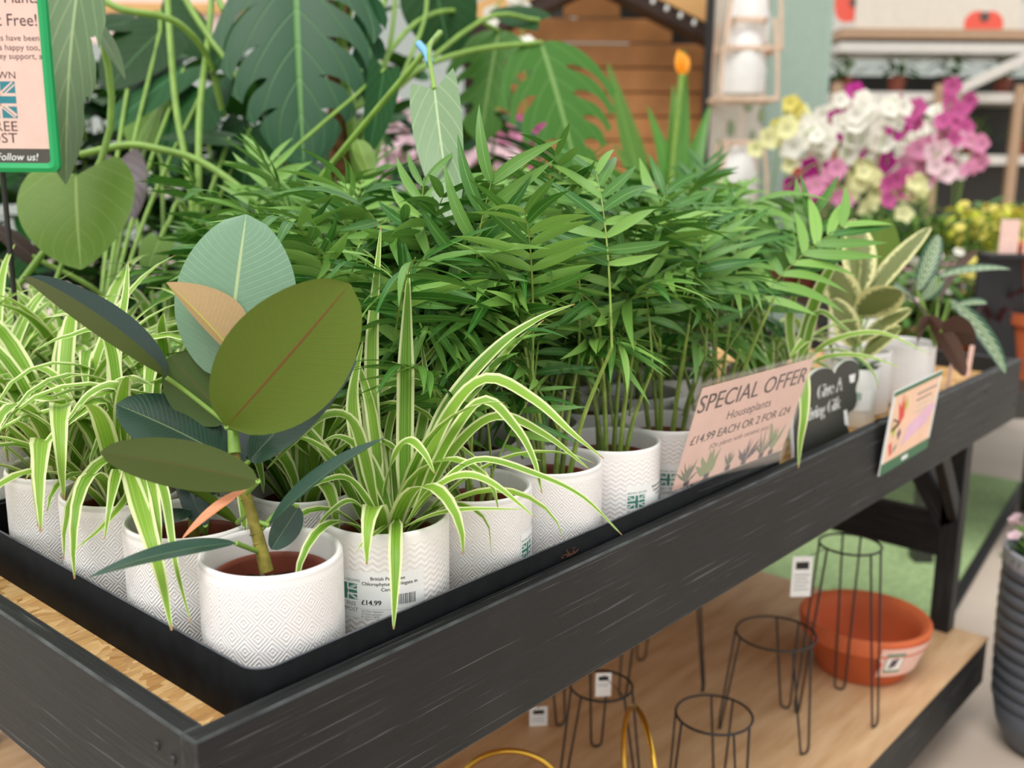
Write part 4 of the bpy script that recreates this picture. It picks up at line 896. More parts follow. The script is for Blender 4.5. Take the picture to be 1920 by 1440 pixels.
fl.text('Give A', a[0], a[1]-.004, sz*.92, 'white', bold=.0022); a2 = on_sign(1513, 786); fl.text('Living Gift', a2[0]-.006, a2[1]-.004, sz*.86, 'white', bold=.0022)
for q in (((1592, 704), (1604, 700), (1602, 716), (1594, 718)), ((1582, 770), (1588, 768), (1592, 800), (1584, 796))): fl.poly([on_sign(*w_) for w_ in q], 'white', 2)
link('lettering', fl.mb(lambda x, y, ly: V((x, -.0004, y))).mesh('lettering', fl.m, False), gs)

# plant care sign hooked on the front rail
cs_o = V((1.366, -.006, H-.094)); cs = thing('plant_care_sign', 'small peach plant sign with green bands hooked over the front rail', 'sign', tuple(cs_o))
CW, CH = .238, .158
yy = V((.02, -.10, .99)).normalized(); xx_ = V((1, 0, .02)).normalized(); yy = (yy-xx_*yy.dot(xx_)).normalized(); nn_ = xx_.cross(yy)
fl = Flat(); fl.rect(0, 0, CW, CH, 'white', 0); fl.rect(.008, .012, CW-.008, CH-.006, 'peach', 1); fl.rect(0, 0, CW, .022, 'dgreen', 2); fl.rect(0, CH-.009, CW, CH, 'dgreen', 2); fl.rect(.10, .006, .13, .014, 'white', 3)
fl.poly([(.03, .135), (.05, .085), (.07, .10), (.06, .145), (.055, .115)], 'red', 2); fl.poly([(.045, .15), (.048, .10), (.06, .09), (.058, .12)], 'red', 2.2); fl.poly([(.07, .14), (.06, .10), (.08, .12)], 'lime', 1.8); fl.poly([(.02, .08), (.035, .095), (.04, .08), (.03, .065)], 'lime', 2.4)
fl.poly([(.05, .07), (.06, .08), (.07, .068), (.06, .055)], 'plum', 2.4); fl.poly([(.018, .055), (.03, .03), (.04, .035), (.03, .06)], 'red', 2); fl.poly([(.04, .034), (.055, .04), (.06, .05), (.046, .045)], 'teal', 2)
fl.poly([(.08, .04), (.20, .06), (.235, .09), (.21, .10), (.10, .075)], 'lilac', 1.6)
for k in range(4): fl.rect(.12, .13-.012*k, .22-.02*(k % 2), .1335-.012*k, 'greytext' if k < 2 else 'bannerbeige', 2)
link('sign_face', fl.mb(lambda x, y, ly: xx_*x+yy*y+nn_*(.0015+ly*.0001)).mesh('sign_face', fl.m, False), cs)
boxo('backing', cs_o+xx_*CW/2+yy*CH/2, (CW, CH, .002), 'white', cs, 0, .0004, None, Matrix((xx_, yy, nn_)).transposed())
tubeo('hook', cs, [cs_o+xx_*.02+yy*.08, cs_o+V((.02, -.02, .10)), cs_o+V((.02, .012, .101)), cs_o+V((.02, .03, .085))], .002, 'black_wire', 6, 3)

# loose pink ticket strips behind the rail
for k, (x, y, dz, a, b_) in enumerate([(1775, 715, 0, .9, .3), (1795, 700, .0, .4, -.4), (1815, 690, .0, 1.3, .2)]):
    p = ony(x, y, .045+.02*k); fl = Flat(); fl.rect(-.006, 0, .006, .075, 'pink', 0); fl.text('PLANT CARE', -.003, .01, .007, 'ink', layer=1)
    o = link('plant_ticket', fl.mb(lambda x_, y_, ly: V((x_, -ly*.0003, y_))).mesh('plant_ticket', fl.m, False), None, Matrix.Translation((p.x, p.y, H-.038)) @ Matrix.Rotation(b_, 4, 'Y') @ Matrix.Rotation(a, 4, 'Z'))
    tag(o, 'slim pink plant ticket stuck upright near the far bench corner', 'ticket', 'pink plant tickets')

# green framed peat free sign on a black stand
gf_o = px(113, 322, 1.42); gd = V((rt.x, rt.y, 0)).normalized(); gn = gd.cross(V((0, 0, 1)))
GW, GH = .240, .330
gf = thing('peat_free_sign', 'pink peat free notice in a bright green plastic frame on a black stand', 'sign', (0, 0, 0))
base = gf_o-gd*.090; gf.location = (base.x+fw.x*.02, base.y+fw.y*.02, TZ+.0026); GL = gf.location
def gp(x, y, z): return gf_o-GL+gd*x+V((0, 0, 1))*y+gn*z
fl = Flat(); fl.rect(-GW, 0, 0, GH, 'pink', 0)
def gx(x, y=200): return (x-5-(88+y/305*27))*1.40/F
def gy(y): return (322-y)*1.42/F*.965
fl.text('House Plants', gx(82, 12), gy(12), .0225, 'ink', 'r', sx=.92); fl.text('Peat Free!', gx(78, 53), gy(53), .0225, 'ink', 'r', sx=.92)
for s_, x, y in (('new mixes have been', 82, 80), ('our plants happy too,', 83, 97), ('diversity they support, a', 88, 113)): fl.text(s_, gx(x, y), gy(y), .0112, 'ink', 'r')
fl.text('environment.', gx(9, 130), gy(130), .0112, 'ink', 'r'); fl.text('GROWN', gx(38, 149), gy(149), .0135, 'ink', 'r', sx=1.05); flag(fl, gx(-38), gy(222), gx(40)-gx(-38), gy(154)-gy(222), 'tealblue', 'pink', 1)
fl.text('PEAT FREE', gx(42, 246), gy(246), .0190, 'ink', 'r', sx=1.1); fl.text('COMPOST', gx(42, 268), gy(268), .0190, 'ink', 'r', sx=1.15)
fl.rect(-GW, 0, 0, gy(279), 'strip', 1); fl.text('Follow us!', gx(79, 301), gy(301), .0140, 'white', 'r', skew=.2)
link('poster', fl.mb(lambda x, y, ly: gp(x, y, .001+ly*.0001)).mesh('poster', fl.m, False), gf)
fr = rrect(-GW-.001, .001, -.001, GH, .010, 5); inn = rrect(-GW+.0108, -.0108, .0115, GH-.0108, .005, 5); n = len(fr); b = MB()
mid = [((p[0]*.55+q[0]*.45), (p[1]*.55+q[1]*.45)) for p, q in zip(fr, inn)]
v = [gp(p[0], p[1], -.004) for p in fr]+[gp(p[0], p[1], .004) for p in fr]+[gp(p[0], p[1], .0062) for p in mid]+[gp(p[0], p[1], .0035) for p in inn]+[gp(p[0], p[1], -.004) for p in inn]
b.add(v, [(k*n+i, k*n+(i+1) % n, (k+1) % 5*n+(i+1) % n, (k+1) % 5*n+i) for k in range(5) for i in range(n)]); link('frame', b.mesh('frame', ['greenframe'], False), gf)
v, f = box((0, 0, 0), (GW, .0016, GH)); Rg = Matrix((gd, -gn, V((0, 0, 1)))).transposed()
link('clear_cover', MB().add([Rg @ V(p)+gp(-GW/2+.004, GH/2, -.008) for p in v], f).mesh('clear_cover', ['acrylic'], False), gf)
tubeo('stand_pole', gf, [V(GL)+V((0, 0, .004)), V(GL)+V((0, 0, .2)), V(GL)+V((0, 0, .55))], .004, 'black_wire', 8, 2)
v, f, uv = lathe([(0, 0), (.045, 0), (.045, .003), (0, .006)], 24); link('stand_base', MB().add(v, f, uv).mesh('stand_base', ['black_wire']), gf)

# dry root crumb on the rail
rnd = random.Random(6); c = onz(1068, 1040, H+.0012); b = MB()
for k in range(16):
    p = c+V((rnd.uniform(-.012, .012), rnd.uniform(-.004, .004), .0006)); pts = [p]
    for i in range(4): p = p+V((rnd.uniform(-.006, .006), rnd.uniform(-.003, .003), rnd.uniform(-.001, .003))); p.z = max(p.z, H+.001); pts.append(p)
    b.add(*tube(pts, .0005, 4))
tag(link('dry_root_tuft', b.mesh('dry_root', ['dry_root'], True, c), None, Matrix.Translation(c)), 'tiny dried brown root tuft lying on the black rail', 'debris')

# ------------------------------------------------------------------ lower shelf
SZ = H-.620
def wire_stand(x, y, r, h, spread, rot, label, wire=.0023, splay=.020):
    t = thing('wire_plant_stand', label, 'plant stand', (x, y, SZ+wire), 'black wire plant stands on the lower shelf')
    v, f, uv = tube([V((r*math.cos(a), r*math.sin(a), h)) for a in [2*PI*i/40 for i in range(40)]], wire, 7, False, True); link('ring', MB().add(v, f, uv).mesh('ring', ['black_wire']), t)
    for k in range(3):
        a = rot+2*PI*k/3; o = V((math.cos(a), math.sin(a), 0)); s = V((-o.y, o.x, 0)); foot = o*spread; ha = .30
        p1 = V((r*math.cos(a-ha), r*math.sin(a-ha), h)); p2 = V((r*math.cos(a+ha), r*math.sin(a+ha), h)); u = splay*.5
        pts = [p1, foot-s*u+V((0, 0, u*1.2))]+[foot+s*u*math.sin(q)-V((0, 0, 0))+V((0, 0, u*(1-math.cos(q)))) for q in (-1.0, -.5, 0, .5, 1.0)]+[foot+s*u+V((0, 0, u*1.2)), p2]
        v, f, uv = tube(pts, wire, 6); link('leg', MB().add(v, f, uv).mesh('leg', ['black_wire']), t)
    return t
WL = ['squat black wire plant stand closest to the brass hoops', 'short black wire plant stand with a paper tag lying beside it', 'medium black wire plant stand left of the terracotta bowl', 'tall black wire plant stand in front of the terracotta bowl', 'tall black wire plant stand deep under the bench', 'black wire plant stand beside the white tag deep under the bench']
wire_stand(.965, .300, .055, .165, .075, .7, WL[0]); wire_stand(1.025, .108, .064, .158, .07, .3, WL[1]); wire_stand(1.295, .135, .074, .20, .095, .15, WL[2]); wire_stand(1.455, .070, .058, .35, .085, .35, WL[3])
wire_stand(1.30, .40, .075, .30, .10, .9, WL[4]); wire_stand(1.06, .52, .06, .2, .08, .2, WL[5])
# brass hoops
def hoop(x, y, rz, r, label):
    t = thing('brass_hoop_stand', label, 'plant stand', (x, y, SZ+.004)); o = V((math.cos(rz), math.sin(rz), 0))
    v, f, uv = tube([o*(r*math.cos(a))+V((0, 0, r+r*math.sin(a))) for a in [2*PI*i/56 for i in range(56)]], .0045, 9, False, True); link('hoop', MB().add(v, f, uv).mesh('hoop', ['gold']), t)
    v, f, uv = tube([V((-o.y, o.x, 0))*.05, V((0, 0, .0)), V((o.y, -o.x, 0))*.05], .004, 7); link('foot', MB().add(v, f, uv).mesh('foot', ['gold']), t)
h1 = px(955, 1412, 1.58); hoop(h1.x, h1.y, -.85, (h1.z-SZ)/2, 'brass hoop plant stand under the middle of the front rail')
h2 = px(1163, 1352, 1.60); hoop(h2.x+.03, h2.y-.02, .85, (h2.z-SZ)/2, 'brass hoop plant stand turned edge on beside the squat wire stand')
# terracotta bowl
bc = (1.665, .108); bw = thing('terracotta_bowl', 'wide terracotta bowl with a pink label on the lower shelf', 'bowl', (bc[0], bc[1], SZ))
v, f, uv = lathe([(0, .0005), (.088, .0005), (.092, .004), (.120, .082), (.1225, .083), (.133, .086), (.137, .118), (.134, .122), (.127, .121), (.122, .114), (.117, .112), (.112, .088), (.086, .014), (0, .012)], 64); link('bowl_body', MB().add(v, f, uv).mesh('bowl', ['terracotta']), bw)
fl = Flat(); fl.rect(0, 0, .12, .075, 'pink', 0, 12); fl.rect(.012, .012, .05, .062, 'teal', 1, 4); fl.rect(.014, .018, .048, .055, 'white', 2, 4); fl.poly([(.02, .022), (.035, .028), (.04, .05), (.024, .046)], 'plum', 3); fl.rect(.0, .02, .006, .04, 'red', 1); az = camaz(*bc)+.28
def bl(x, y, ly): rr = .1025+.0345*(y+.015)/.09+ly*.0002+.004; return V((rr*math.cos(az+x/.125), rr*math.sin(az+x/.125), .035+y))
link('pot_label', fl.mb(bl, .006).mesh('pot_label', fl.m, False), bw)
# tags
def card(name, p, sx_, sz_, rz, label, cat, lines, tilt=0, group=None, tie=None):
    fl = Flat(); fl.rect(-sx_/2, -sz_, sx_/2, 0, 'white', 0); fl.rect(-sx_*.32, -sz_*.32, sx_*.32, -sz_*.14, 'black', 1)
    for k in range(lines): fl.rect(-sx_*.38, -sz_*(.45+.09*k), sx_*(.38-.1*(k % 2)), -sz_*(.47+.09*k), 'greytext', 1)
    o = link(name, fl.mb(lambda x, y, ly: V((x, -ly*.0003, y))).mesh(name, fl.m, False), None, Matrix.Translation(p) @ Matrix.Rotation(rz, 4, 'Z') @ Matrix.Rotation(tilt, 4, 'X'))
    if tie:                                        # thread up to the nearest point of the ring it hangs from
        c_ = V(tie[:3]); q = V((p[0]-c_.x, p[1]-c_.y, 0)).normalized()*tie[3]+c_; im = o.matrix_basis.inverted(); a_ = im @ q; v, f, uv = tube([V((0, 0, -.004)), a_*.5+V((0, .002, -.004)), a_], .0008, 5); link('thread', MB().add(v, f, uv).mesh('thread', ['black_wire']), o)
    return tag(o, label, cat, group)
card('price_tag', px(1506, 1043, 1.93), .040, .082, -.75, 'white hanging price tag on the tall wire stand by the terracotta bowl', 'tag', 5, tie=(1.455, .070, SZ+.352, .058))
card('price_tag', V((1.105, .035, SZ+.0018)), .04, .03, -.5, 'white price tag lying flat on the plywood shelf', 'tag', 2, -1.5)
card('price_tag', px(1010, 1325, 1.97), .035, .05, -.75, 'small white price tag on the stand deep under the bench', 'tag', 3, tie=(1.06, .52, SZ+.202, .06))
card('price_tag', px(1132, 1262, 1.79), .028, .045, -.75, 'white price tag dangling inside the squat wire stand', 'tag', 2, tie=(.965, .300, SZ+.167, .055))
tubeo_o = tubeo('tag_string', None, [V((1.105, .035, SZ+.003)), V((1.12, .055, SZ+.012)), V((1.14, .045, SZ+.012)), V((1.15, .03, SZ+.003))], .0015, 'black_wire', 5, 4); tag(tubeo_o, 'loose black tag string curled on the plywood shelf', 'string')

# grey ribbed planter with pink flowers
pc = at(1966, 2.33, 0); gpn = thing('ribbed_planter', 'tall grey ribbed planter with pink flowers standing on the concrete floor', 'planter', (pc.x, pc.y, 0))
prof = [(0, 0), (.075, 0), (.095, .012), (.118, .06), (.128, .11)]; nr = 11
for k in range(nr):
    z = .115+.030*k; r_ = .130+.008*math.sin(k/nr*2.2); prof += [(r_-.006, z), (r_+.002, z+.006), (r_+.003, z+.015), (r_+.002, z+.023)]
prof += [(.136, .452), (.138, .465), (.135, .472), (.128, .468), (.124, .43), (0, .43)]
v, f, uv = lathe(prof, 56); link('planter_body', MB().add(v, f, uv).mesh('planter', ['greypot']), gpn)
v, f, uv = lathe([(.139, .440), (.141, .455), (.140, .474), (.134, .477)], 48); link('glazed_rim', MB().add(v, f, uv).mesh('glazed_rim', ['greyglaze']), gpn)
def flower_mesh(n, r, mat, cup=.3):
    b = MB()
    for k in range(n):
        a = 2*PI*k/n; d = V((math.cos(a), math.sin(a), cup)); pos = blade_fn(V((0, 0, 0)), d*r, r*1.05, V((-math.cos(a)*cup, -math.sin(a)*cup, 1)), .05, .1, 0, pf_ellipse, 0)
        v, f, uv = grid(lambda s, t_: pos(s, t_*2-1), 4, 4); b.add(v, f, uv)
    return b.mesh('flower', [mat])
rnd = random.Random(12); fmp = flower_mesh(5, .018, 'fl_pale')
for k in range(46):
    a = rnd.uniform(0, 6.28); r_ = rnd.uniform(0, .13); z = .50+rnd.uniform(0, .12)*(1-r_/.16); p = V((r_*math.cos(a), r_*math.sin(a), z))
    v, f, uv = tube([V((p.x*.4, p.y*.4, .43)), p], .0015, 4); st = link('flower_stem', MB().add(v, f, uv).mesh('flower_stem', ['stem_green']), gpn)
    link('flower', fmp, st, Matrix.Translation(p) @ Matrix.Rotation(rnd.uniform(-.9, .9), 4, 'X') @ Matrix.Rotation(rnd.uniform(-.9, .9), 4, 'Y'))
for k in range(26):
    a = rnd.uniform(0, 6.28); b0 = V((.08*math.cos(a), .08*math.sin(a), .43))+gpn.location; leaf('leaf', gpn, 'grass_leaf', b0, b0+V((math.cos(a)*.07, math.sin(a)*.07, rnd.uniform(.0, .09))), .03, (0, 0, 1), .15, .2, nu=6, nv=4)
# ------------------------------------------------------------------ beyond the bench
fh = V((fw.x, fw.y, 0)).normalized(); RC = Matrix((gd, fh, V((0, 0, 1)))).transposed()      # axes square to the aisle
AZ = math.atan2(gd.y, gd.x)
def cbox(name, c, s, mat, parent=None, bev=.003): return boxo(name, c, s, mat, parent, AZ, bev)
c = at(900, 15, 0); struct(cbox('wall_back', c+V((0, 0, 2.2)), (60, .1, 4.4), 'palewall'))
# shared leaf meshes, unit length along +Y, face up +Z
def unit_leaf(mat, wd, prof, bend=.12, fold=.2, back=0):
    pos = blade_fn(V((0, 0, 0)), V((0, 1, -.25)), wd, V((0, 0, 1)), bend, fold, 0, prof, back); v, f, uv = grid(lambda a, b: pos(a, b*2-1), 8, 4); return MB().add(v, f, uv).mesh('leaf', [mat])
UL = {}
def ul(mat, wd, prof=pf_ellipse, back=0):
    k = (mat, wd, prof.__name__)
    if k not in UL: UL[k] = unit_leaf(mat, wd, prof, .12, .2, back)
    return UL[k]
def aim(p, d, up, L):
    d = V(d).normalized(); n = V(up)-d*V(up).dot(d); n = n.normalized() if n.length > 1e-4 else d.orthogonal().normalized(); x = d.cross(n)
    return Matrix(((x.x*L, d.x*L, n.x*L, p[0]), (x.y*L, d.y*L, n.y*L, p[1]), (x.z*L, d.z*L, n.z*L, p[2]), (0, 0, 0, 1)))
def smallpot(root, r, h, mat):
    v, f, uv = lathe([(0, 0), (r*.76, 0), (r*.78, .003), (r*.95, h*.8), (r, h*.8), (r, h), (r*.92, h), (r*.9, h-.012), (0, h-.014)], 28); link('pot', MB().add(v, f, uv).mesh('pot', [mat]), root)
def bushy(name, label, cat, loc, mesh, n, h, rad, L, seed, pot=(.07, .13, 'nursery'), group=None, flowers=None):
    rnd = random.Random(seed); r = thing(name, label, cat, loc, group); smallpot(r, *pot); z0 = pot[1]-.02
    for s in range(5):
        a = s*1.26; v, f, uv = tube(spline([V((0, 0, z0)), V((math.cos(a)*rad*.3, math.sin(a)*rad*.3, z0+h*.4)), V((math.cos(a)*rad*.5, math.sin(a)*rad*.5, z0+h*.85))], 3), .004, 5); link('stem', MB().add(v, f, uv).mesh('stem', ['stem_green']), r)
    for k in range(n):
        a = rnd.uniform(0, 6.28); q = rnd.random(); rr = rad*(.2+.5*math.sin(PI*(.15+.8*q)))*rnd.uniform(.4, 1); p = V((math.cos(a)*rr, math.sin(a)*rr, z0+h*q*.9)); d = V((math.cos(a), math.sin(a), rnd.uniform(-.4, .9)))
        link('leaf', mesh, r, aim(p, d, (0, 0, 1), L*rnd.uniform(.6, 1.15)))
    if flowers:
        fm, nf = flowers
        for k in range(nf):
            a = rnd.uniform(0, 6.28); rr = rad*rnd.uniform(0, .9); p = V((math.cos(a)*rr, math.sin(a)*rr, z0+h*rnd.uniform(.6, 1.05)*(1-.3*rr/rad))); link('flower', fm, r, Matrix.Translation(p) @ Matrix.Rotation(rnd.uniform(-.8, .8), 4, 'X') @ Matrix.Rotation(rnd.uniform(-.8, .8), 4, 'Y'))
    return r

# timber shed with gable roof
sh = thing('timber_shed', 'larch boarded garden shed with a pale gable roof edge across the aisle', 'shed', tuple(at(1085, 6.4, 0)))
S0 = sh.location; ez = px(1300, 112, 6.0).z; apz = px(1088, 10, 6.0).z; hw_ = (1302-1085)*6.0/F; sw_ = .13; kz = int(math.ceil(apz/sw_))
fz = -.4
for k in range(kz):
    z0 = k*sw_; zc = z0+sw_/2; half = hw_ if zc < ez else hw_*max(0, (apz-zc)/(apz-ez))
    if half > .06: cbox('plank', S0+fh*fz+V((0, 0, zc)), (half*2, .03, sw_-.008), 'timber', sh, .004)
cbox('interior_wall', S0+fh*.6+V((0, 0, ez/2)), (hw_*2-.05, 1.9, ez-.1), 'timber_dark', sh)
for s in (-1, 1):
    a = S0+gd*s*(hw_+.12)+V((0, 0, ez-.04)); b_ = S0+V((0, 0, apz+.02)); dd = (b_-a); Rr = Matrix((dd.normalized(), fh, dd.normalized().cross(fh))).transposed()
    boxo('fascia_board', (a+b_)/2+fh*(fz-.32)+V((0, 0, .10)), (dd.length+.1, .03, .10), 'timber_pale', sh, 0, .004, None, Rr)
    boxo('roof_panel', (a+b_)/2+fh*.5+V((0, 0, .12)), (dd.length, 1.8, .04), 'timber_dark', sh, 0, .004, None, Rr)
    boxo('soffit_board', (a+b_)/2+fh*(fz-.2)+V((0, 0, .02)), (dd.length, .24, .10), 'timber_dark', sh, 0, .004, None, Rr)
for s in (-1, 1): cbox('corner_post', S0+gd*s*(hw_-.02)+fh*(fz-.03)+V((0, 0, ez/2)), (.07, .05, ez), 'timber_dark', sh)
fs = thing('fairy_light_string', 'string of small clear bulbs hung under the shed gable', 'lights', tuple(S0+fh*(fz-.36)+V((0, 0, ez)))); bulb = MB().add(*lathe([(0, -.02), (.014, -.015), (.02, 0), (.012, .018), (.006, .03), (0, .03)], 12)).mesh('bulb', ['white'])
for k in range(9):
    t_ = (k+.5)/9; p = gd*(hw_*(.05+.95*t_))+V((0, 0, (apz-ez)*(1-t_)+.02)); link('bulb', bulb, fs, Matrix.Translation(p) @ Matrix.Scale(.6, 4))
tubeo('cable', fs, [fs.location+gd*(hw_*q)+V((0, 0, (apz-ez)*(1-q)+.045)) for q in (0, .33, .66, 1)], .004, 'black_wire', 5, 3)

# display screen: black post, leaf print panel, sage panel
ds = thing('display_screen', 'tall display screen with black post, leaf printed panel and sage green panel', 'screen', tuple(V((at(1420, 5.3, 1.3).x, at(1420, 5.3, 1.3).y, 0))))
def colp(x, d, z): return at(x, d, z)
for x, d in ((1317, 5.2), (1534, 5.6)): cbox('post', at(x, d, 1.25), (.036, .04, 2.5), 'blackpost' if x < 1400 else 'sage', ds)
def vpanel(name, x0, d0, x1, d1, z0, z1, mat, parent, th=.02):
    a = at(x0, d0, 1.3); b_ = at(x1, d1, 1.3); a.z = b_.z = 0; dd = b_-a; return boxo(name, (a+b_)/2+V((0, 0, (z0+z1)/2)), (dd.length, th, z1-z0), mat, parent, math.atan2(dd.y, dd.x), .002)
vpanel('printed_panel', 1325, 5.2, 1422, 5.39, .1, 2.45, 'bannerbeige', ds); vpanel('sage_panel', 1424, 5.40, 1531, 5.58, .1, 2.45, 'sage', ds)
fl = Flat(); rnd = random.Random(31)
for x, y, r_ in ((1340, 20, 14), (1335, 90, 10), (1385, 190, 16), (1358, 240, 12), (1340, 280, 14), (1412, 215, 12), (1330, 170, 9), (1400, 255, 9), (1345, 330, 14)):
    a = px(x, y, 5.2+(x-1325)/97*.19); fl.poly([(0, 0)]*3, 'plantgreen'); fl.p.pop()
    dd = (at(1422, 5.39, 1.3)-at(1325, 5.2, 1.3)).normalized(); n_ = V((dd.y, -dd.x, 0)); s = r_*5.6/F; pts = [a+n_*.0+dd*(math.cos(q)*s*.75)+V((0, 0, 1))*(math.sin(q)*s*1.2) for q in [2*PI*i/10 for i in range(10)]]
    t0 = at(1325, 5.2, 1.3); k_ = (a-t0).dot(dd); a2 = t0+dd*k_+n_*.0125; a2.z = a.z
    b = MB().add([a2+dd*(math.cos(2*PI*i/12)*s*.7*(1-.3*math.sin(2*PI*i/12)))+V((0, 0, math.sin(2*PI*i/12)*s*1.25)) for i in range(12)], [tuple(range(12))]); link('leaf_print', b.mesh('leaf_print', ['plantgreen'], False, ds.location), ds)
# wooden hanging lanterns on the screen
for k, (x, y, sz, lab) in enumerate(((1405, 25, 1.0, 'bleached wood lantern with white fabric at the top of the screen'), (1395, 115, 1.05, 'bleached wood lantern with white fabric hanging from the lantern above'), (1385, 330, .9, 'bleached wood lantern standing low before the screen'))):
    sz *= 1.75; c = px(x, y, 4.95); ln = thing('wooden_lantern', lab, 'lantern', tuple(c-V((0, 0, .10*sz)))); O = ln.location; w2 = .075*sz
    for sx_ in (-1, 1):
        for sy_ in (-1, 1):
            a = O+gd*sx_*w2+fh*sy_*w2; tubeo('corner_bar', ln, [a, a+gd*(-sx_*.01)+V((0, 0, .10*sz)), a+gd*(-sx_*.035)+V((0, 0, .20*sz))], .010, 'pinkwood', 6, 2)
    for z, q in ((0, w2), (.2*sz, w2*.55)):
        for s in (-1, 1):
            boxo('rail', O+gd*s*q+V((0, 0, z)), (.02, q*2+.02, .022), 'pinkwood', ln, AZ); boxo('rail', O+fh*s*q+V((0, 0, z)), (q*2+.02, .02, .022), 'pinkwood', ln, AZ)
    v, f, uv = lathe([(w2*.35, .01), (w2*.75, .03), (w2*.8, .08*sz), (w2*.55, .16*sz), (w2*.3, .19*sz)], 14); link('fabric_lining', MB().add(v, f, uv).mesh('fabric_lining', ['sheer']), ln)
    tubeo('hanging_cord', ln, [O+V((0, 0, .2*sz)), O+V((0, 0, .33*1.5))], .003, 'pinkwood', 5, 1)

# far banner and shelving
bn = thing('poppy_banner', 'beige hanging banner printed with red poppies above the far shelves', 'banner', tuple(px(1740, 60, 7.5)))
c0 = px(1600, 66, 7.5); c1 = px(1908, 66, 7.5); hb = .62
boxo('cloth', (c0+c1)/2+V((0, 0, hb/2)), ((c1-c0).length, .02, hb), 'bannerbeige', bn, AZ, .002)
for x, y, r_ in ((1600, 5, 42), (1845, 32, 46), (1850, 20, 30)):
    a = px(x, y, 7.47)
    for k in range(5):
        t_ = k*2*PI/5+.3; q = a+gd*(math.cos(t_)*r_*.45*7.5/F)+V((0, 0, math.sin(t_)*r_*.38*7.5/F)); s = r_*.55*7.5/F
        b = MB().add([q-fh*(.004+.001*k)+gd*(math.cos(2*PI*i/12)*s)+V((0, 0, math.sin(2*PI*i/12)*s)) for i in range(12)], [tuple(range(12))]); link('poppy_petal', b.mesh('poppy_petal', ['poppy'], False, bn.location), bn)
    b = MB().add([a-fh*.012+gd*(math.cos(2*PI*i/10)*r_*.2*7.5/F)+V((0, 0, math.sin(2*PI*i/10)*r_*.2*7.5/F)) for i in range(10)], [tuple(range(10))]); link('poppy_centre', b.mesh('poppy_centre', ['strip'], False, bn.location), bn)
for k in range(3): a = px(1735, 8+k*14, 7.47); b_ = MB().add(*box((0, 0, 0), ((.42, .3, .2)[k], .004, .022))); o = link('lettering_line', b_.mesh('lettering_line', ['greytext'], False), bn, Matrix.Translation(a-bn.location) @ Matrix.Rotation(AZ, 4, 'Z'))
sv = thing('far_shelving', 'dark shelving unit with pale shelf edges at the far end of the aisle', 'shelves', tuple(at(1720, 8.0, 0))); O = sv.location
L0 = at(1530, 8.0, 0)-O; L1 = at(1960, 8.0, 0)-O; W_ = (L1-L0).length
boxo('back_panel', O+(L0+L1)/2+fh*.5+V((0, 0, 1.0)), (W_, .04, 2.0), 'shelfdark', sv, AZ)
for z, mt in ((px(1700, 80, 8).z, 'brownpost'), (px(1800, 105, 8).z, 'shelfwhite'), (px(1800, 190, 8).z, 'shelfwhite'), (px(1800, 300, 8).z, 'shelfwhite'), (.2, 'shelfwhite')): boxo('shelf', O+(L0+L1)/2+fh*.2+V((0, 0, z)), (W_, .55, .07), mt, sv, AZ)
for q in (0, .42, .75, 1): boxo('upright', O+L0.lerp(L1, q)-fh*.08+V((0, 0, .95)), (.07, .05, 1.9), 'brownpost', sv, AZ)
boxo('sloping_board', O+L0.lerp(L1, .62)-fh*.12+V((0, 0, px(1800, 150, 8).z)), (.75, .04, .07), 'shelfwhite', sv, 0, .003, None, RC @ Matrix.Rotation(-.45, 3, 'Y'))
rnd = random.Random(15); g1 = ul('monstera_deep', .4); g2 = ul('grass_leaf', .35)
for k in range(9):
    q = (k+.5)/9; p = O+L0.lerp(L1, q)+fh*.1; z = (px(1800, 190, 8).z, px(1800, 300, 8).z)[k % 2]+.036
    bushy('shelf_plant', 'dim green pot plant on the far dark shelving', 'plant', (p.x, p.y, z), (g1, g2)[k % 2], 26, .2, .14, .13, 60+k, (.07, .12, 'nursery'), 'plants on the far shelving')
lr = thing('roof_beam', 'pale grey roof beam running above the far shelving', 'beam', tuple(px(1740, 40, 9.5))); boxo('beam', lr.location, (4.5, .2, .3), 'shelfwhite', lr, AZ)

# orchid table on the right
def table(name, label, x0, x1, d0, d1, z):
    a = at(x0, (d0+d1)/2, 0); b_ = at(x1, (d0+d1)/2, 0); dd = b_-a; dd.z = 0; rz = math.atan2(dd.y, dd.x); c = (a+b_)/2; c.z = 0; t = thing(name, label, 'table', tuple(c)); nx = dd.normalized(); ny = V((-nx.y, nx.x, 0)); W2 = dd.length/2; D2 = (d1-d0)/2
    boxo('table_top', c+V((0, 0, z-.02)), (W2*2, D2*2, .04), 'shelfdark', t, rz); boxo('apron', c-ny*(D2-.01)+V((0, 0, z-.06)), (W2*2, .02, .05), 'shelfdark', t, rz)
    for s in (-1, 1):
        for u in (-1, 1): boxo('leg', c+nx*s*(W2-.06)+ny*u*(D2-.06)+V((0, 0, (z-.04)/2)), (.06, .06, z-.04), 'shelfdark', t, rz)
    return t
OT = .80; table('display_table', 'long dark display table crowded with flowering orchids', 1425, 2010, 3.95, 5.35, OT)
FM = {}
def fmesh(mat):
    if mat not in FM: FM[mat] = flower_mesh(5, 1.0, mat, .25)
    return FM[mat]
oleaf = ul('orchid_leaf', .32)
